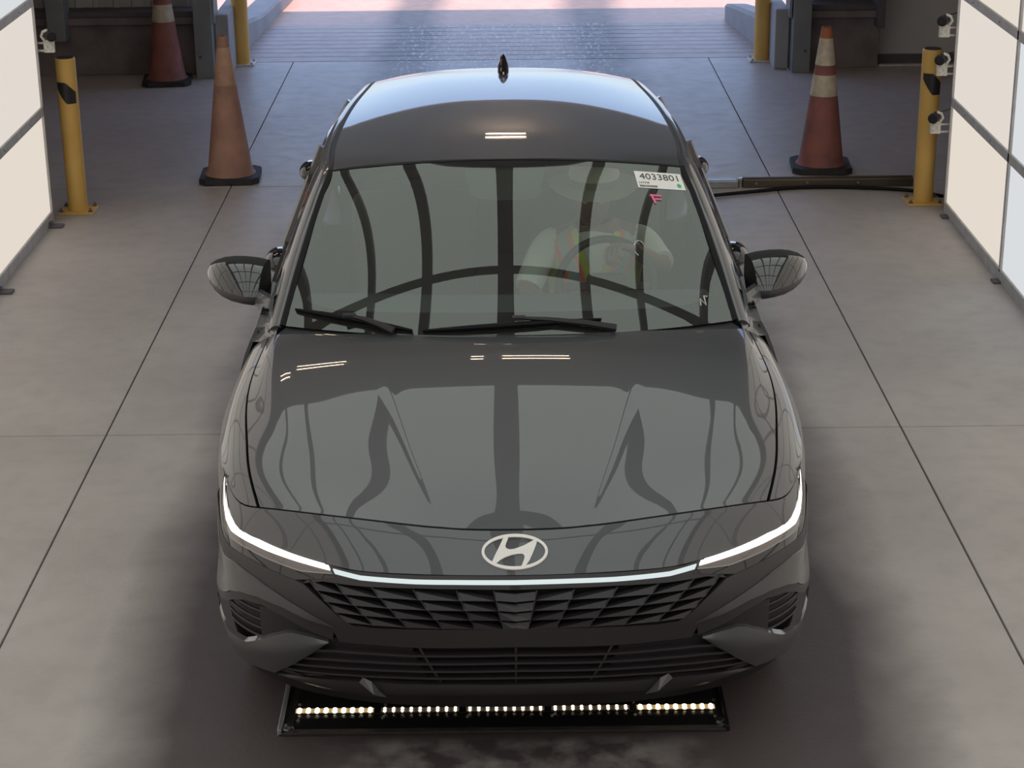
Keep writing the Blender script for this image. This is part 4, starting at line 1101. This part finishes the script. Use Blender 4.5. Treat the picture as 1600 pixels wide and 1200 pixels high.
# camera brackets
def bracket(x, y, z, s, label):
    t = empty('inspection_camera', (x, y, z), 0, label, 'camera')
    b = B(); b.box(-.03 if s > 0 else -.03, .03, -.012, .012, -.075, -.0, .003)
    b.build('bracket_plate', M_bracket, t)
    B().box(min(0, s*.11), max(0, s*.11), -.008, .008, -.07, -.058, .002).box(min(0, s*.11), max(0, s*.11), -.008, .008, -.026, -.016, .002).build('bracket_arm', M_bracket, t)
    B().lathe([(.022, 0), (.022, .006), (.010, .007), (.010, .002)], 16, Matrix.Translation((0, -.012, -.038)) @ Matrix.Rotation(PI/2, 4, 'X')).build('boss', M_bracket, t, True)
    T = Matrix.Translation((-s*.012, -.03, .028)) @ Matrix.Rotation(PI/2, 4, 'X') @ Matrix.Rotation(-s*R(25), 4, 'Y')
    B().lathe([(.018, -.05), (.024, -.045), (.024, .03), (.030, .032), (.030, .05), (.024, .052), (.022, .046)], 20, T).build('camera_body', M_black, t, True)
    B().tube([(s*.02, -.02, 0), (s*.035, -.02, .02), (s*.025, -.02, .045), (s*.0, -.02, .055)], .009, 8).build('clamp', M_bracket, t, True)
    B().tube([(s*.02, 0, .05), (s*.06, 0, .06), (s*.11, .0, .08)], .003, 5).build('cable', M_black, t)
bracket(2.50, 11.03, 1.09, 1, 'top black inspection camera of the stack of three by the yellow bollard')
bracket(2.50, 11.03, .87, 1, 'middle black inspection camera of the three, in front of the bollard tape')
bracket(2.485, 11.03, .535, 1, 'lowest black inspection camera of the three by the yellow bollard')
bracket(-2.56, 11.03, 1.055, -1, 'lone black inspection camera above the bollard near the faded cone')

# ================================================================== FLOOR LIGHT TRAY
tr = empty('floor_light', (0, 5.18, 0), 0, 'black floor light tray with rows of LEDs glowing under the car nose', 'floor light')
tr.rotation_euler = (0, 0, 0)
B().box(-.70, .665, .0, 1.1, 0, .006).build('tray', M_traydark, tr)
B().box(-.705, -.692, .0, 1.1, 0, .022, .003).build('side_edge', M_galv, tr)
B().box(.655, .668, .0, 1.1, 0, .022, .003).build('side_edge', M_traypoly, tr)
B().box(-.692, .655, -.003, .004, 0, .012, .002).build('front_edge', M_traydark, tr)
b = B(); b.add([(-.66, .03, .006), (.63, .03, .006), (.63, .08, .014), (-.66, .08, .014), (-.66, .24, .014), (.63, .24, .014)], [(0, 1, 2, 3), (3, 2, 5, 4)]); b.box(-.66, .63, .08, .42, .006, .0139); b.build('cover', M_traypoly, tr)
x0l, x1l = -.648, .622; n = 45
cl = B().box(x0l-.012, x1l+.008, .104, .140, .012, .0165, .001).build('lens_channel', M_gloss, tr)
gaps = .018; step = (x1l-x0l-4*gaps)/(45-1)
for g in range(5):
    md = empty('led_module', parent=tr)
    B().box(x0l+g*(9*step+gaps)-.012, x0l+g*(9*step+gaps)+8*step+.012, .108, .136, .0150, .0170).build('module_board', M_dark if g in (1, 2, 3) else mat('module glow board %d' % g, (.6, .5, .35), .5), md)
    base = None
    for k in range(9):
        x = x0l+g*(9*step+gaps)+k*step
        for yy in (.115, .129):
            mt = M_led2 if g in (0, 4) else M_led; rr = .0062 if g in (0, 4) else .0045
            if base is None:
                base = B().lathe([(rr, 0), (rr*.9, .003), (rr*.4, .0045)], 8).build('led', mt, md, True); o = base
            else:
                o = base.copy(); C.objects.link(o)
            o.location = (x, yy, .017)
for x, y in ((-.648, .065), (-.652, .165), (.63, .065), (.635, .165), (-.39, .08), (-.13, .08), (.13, .08), (.385, .08), (-.385, .16), (.385, .16)):
    B().lathe([(.005, 0), (.005, .004), (.002, .005)], 8, Matrix.Translation((x, y, .013))).build('screw', M_bolt, tr)
for x, y in ((-.675, .03), (.645, .035)):
    B().lathe([(.018, .005), (.018, .010), (.012, .012), (.011, .022), (.004, .024)], 8, Matrix.Translation((x, y, 0))).build('corner_bolt', M_bolt, tr, True)
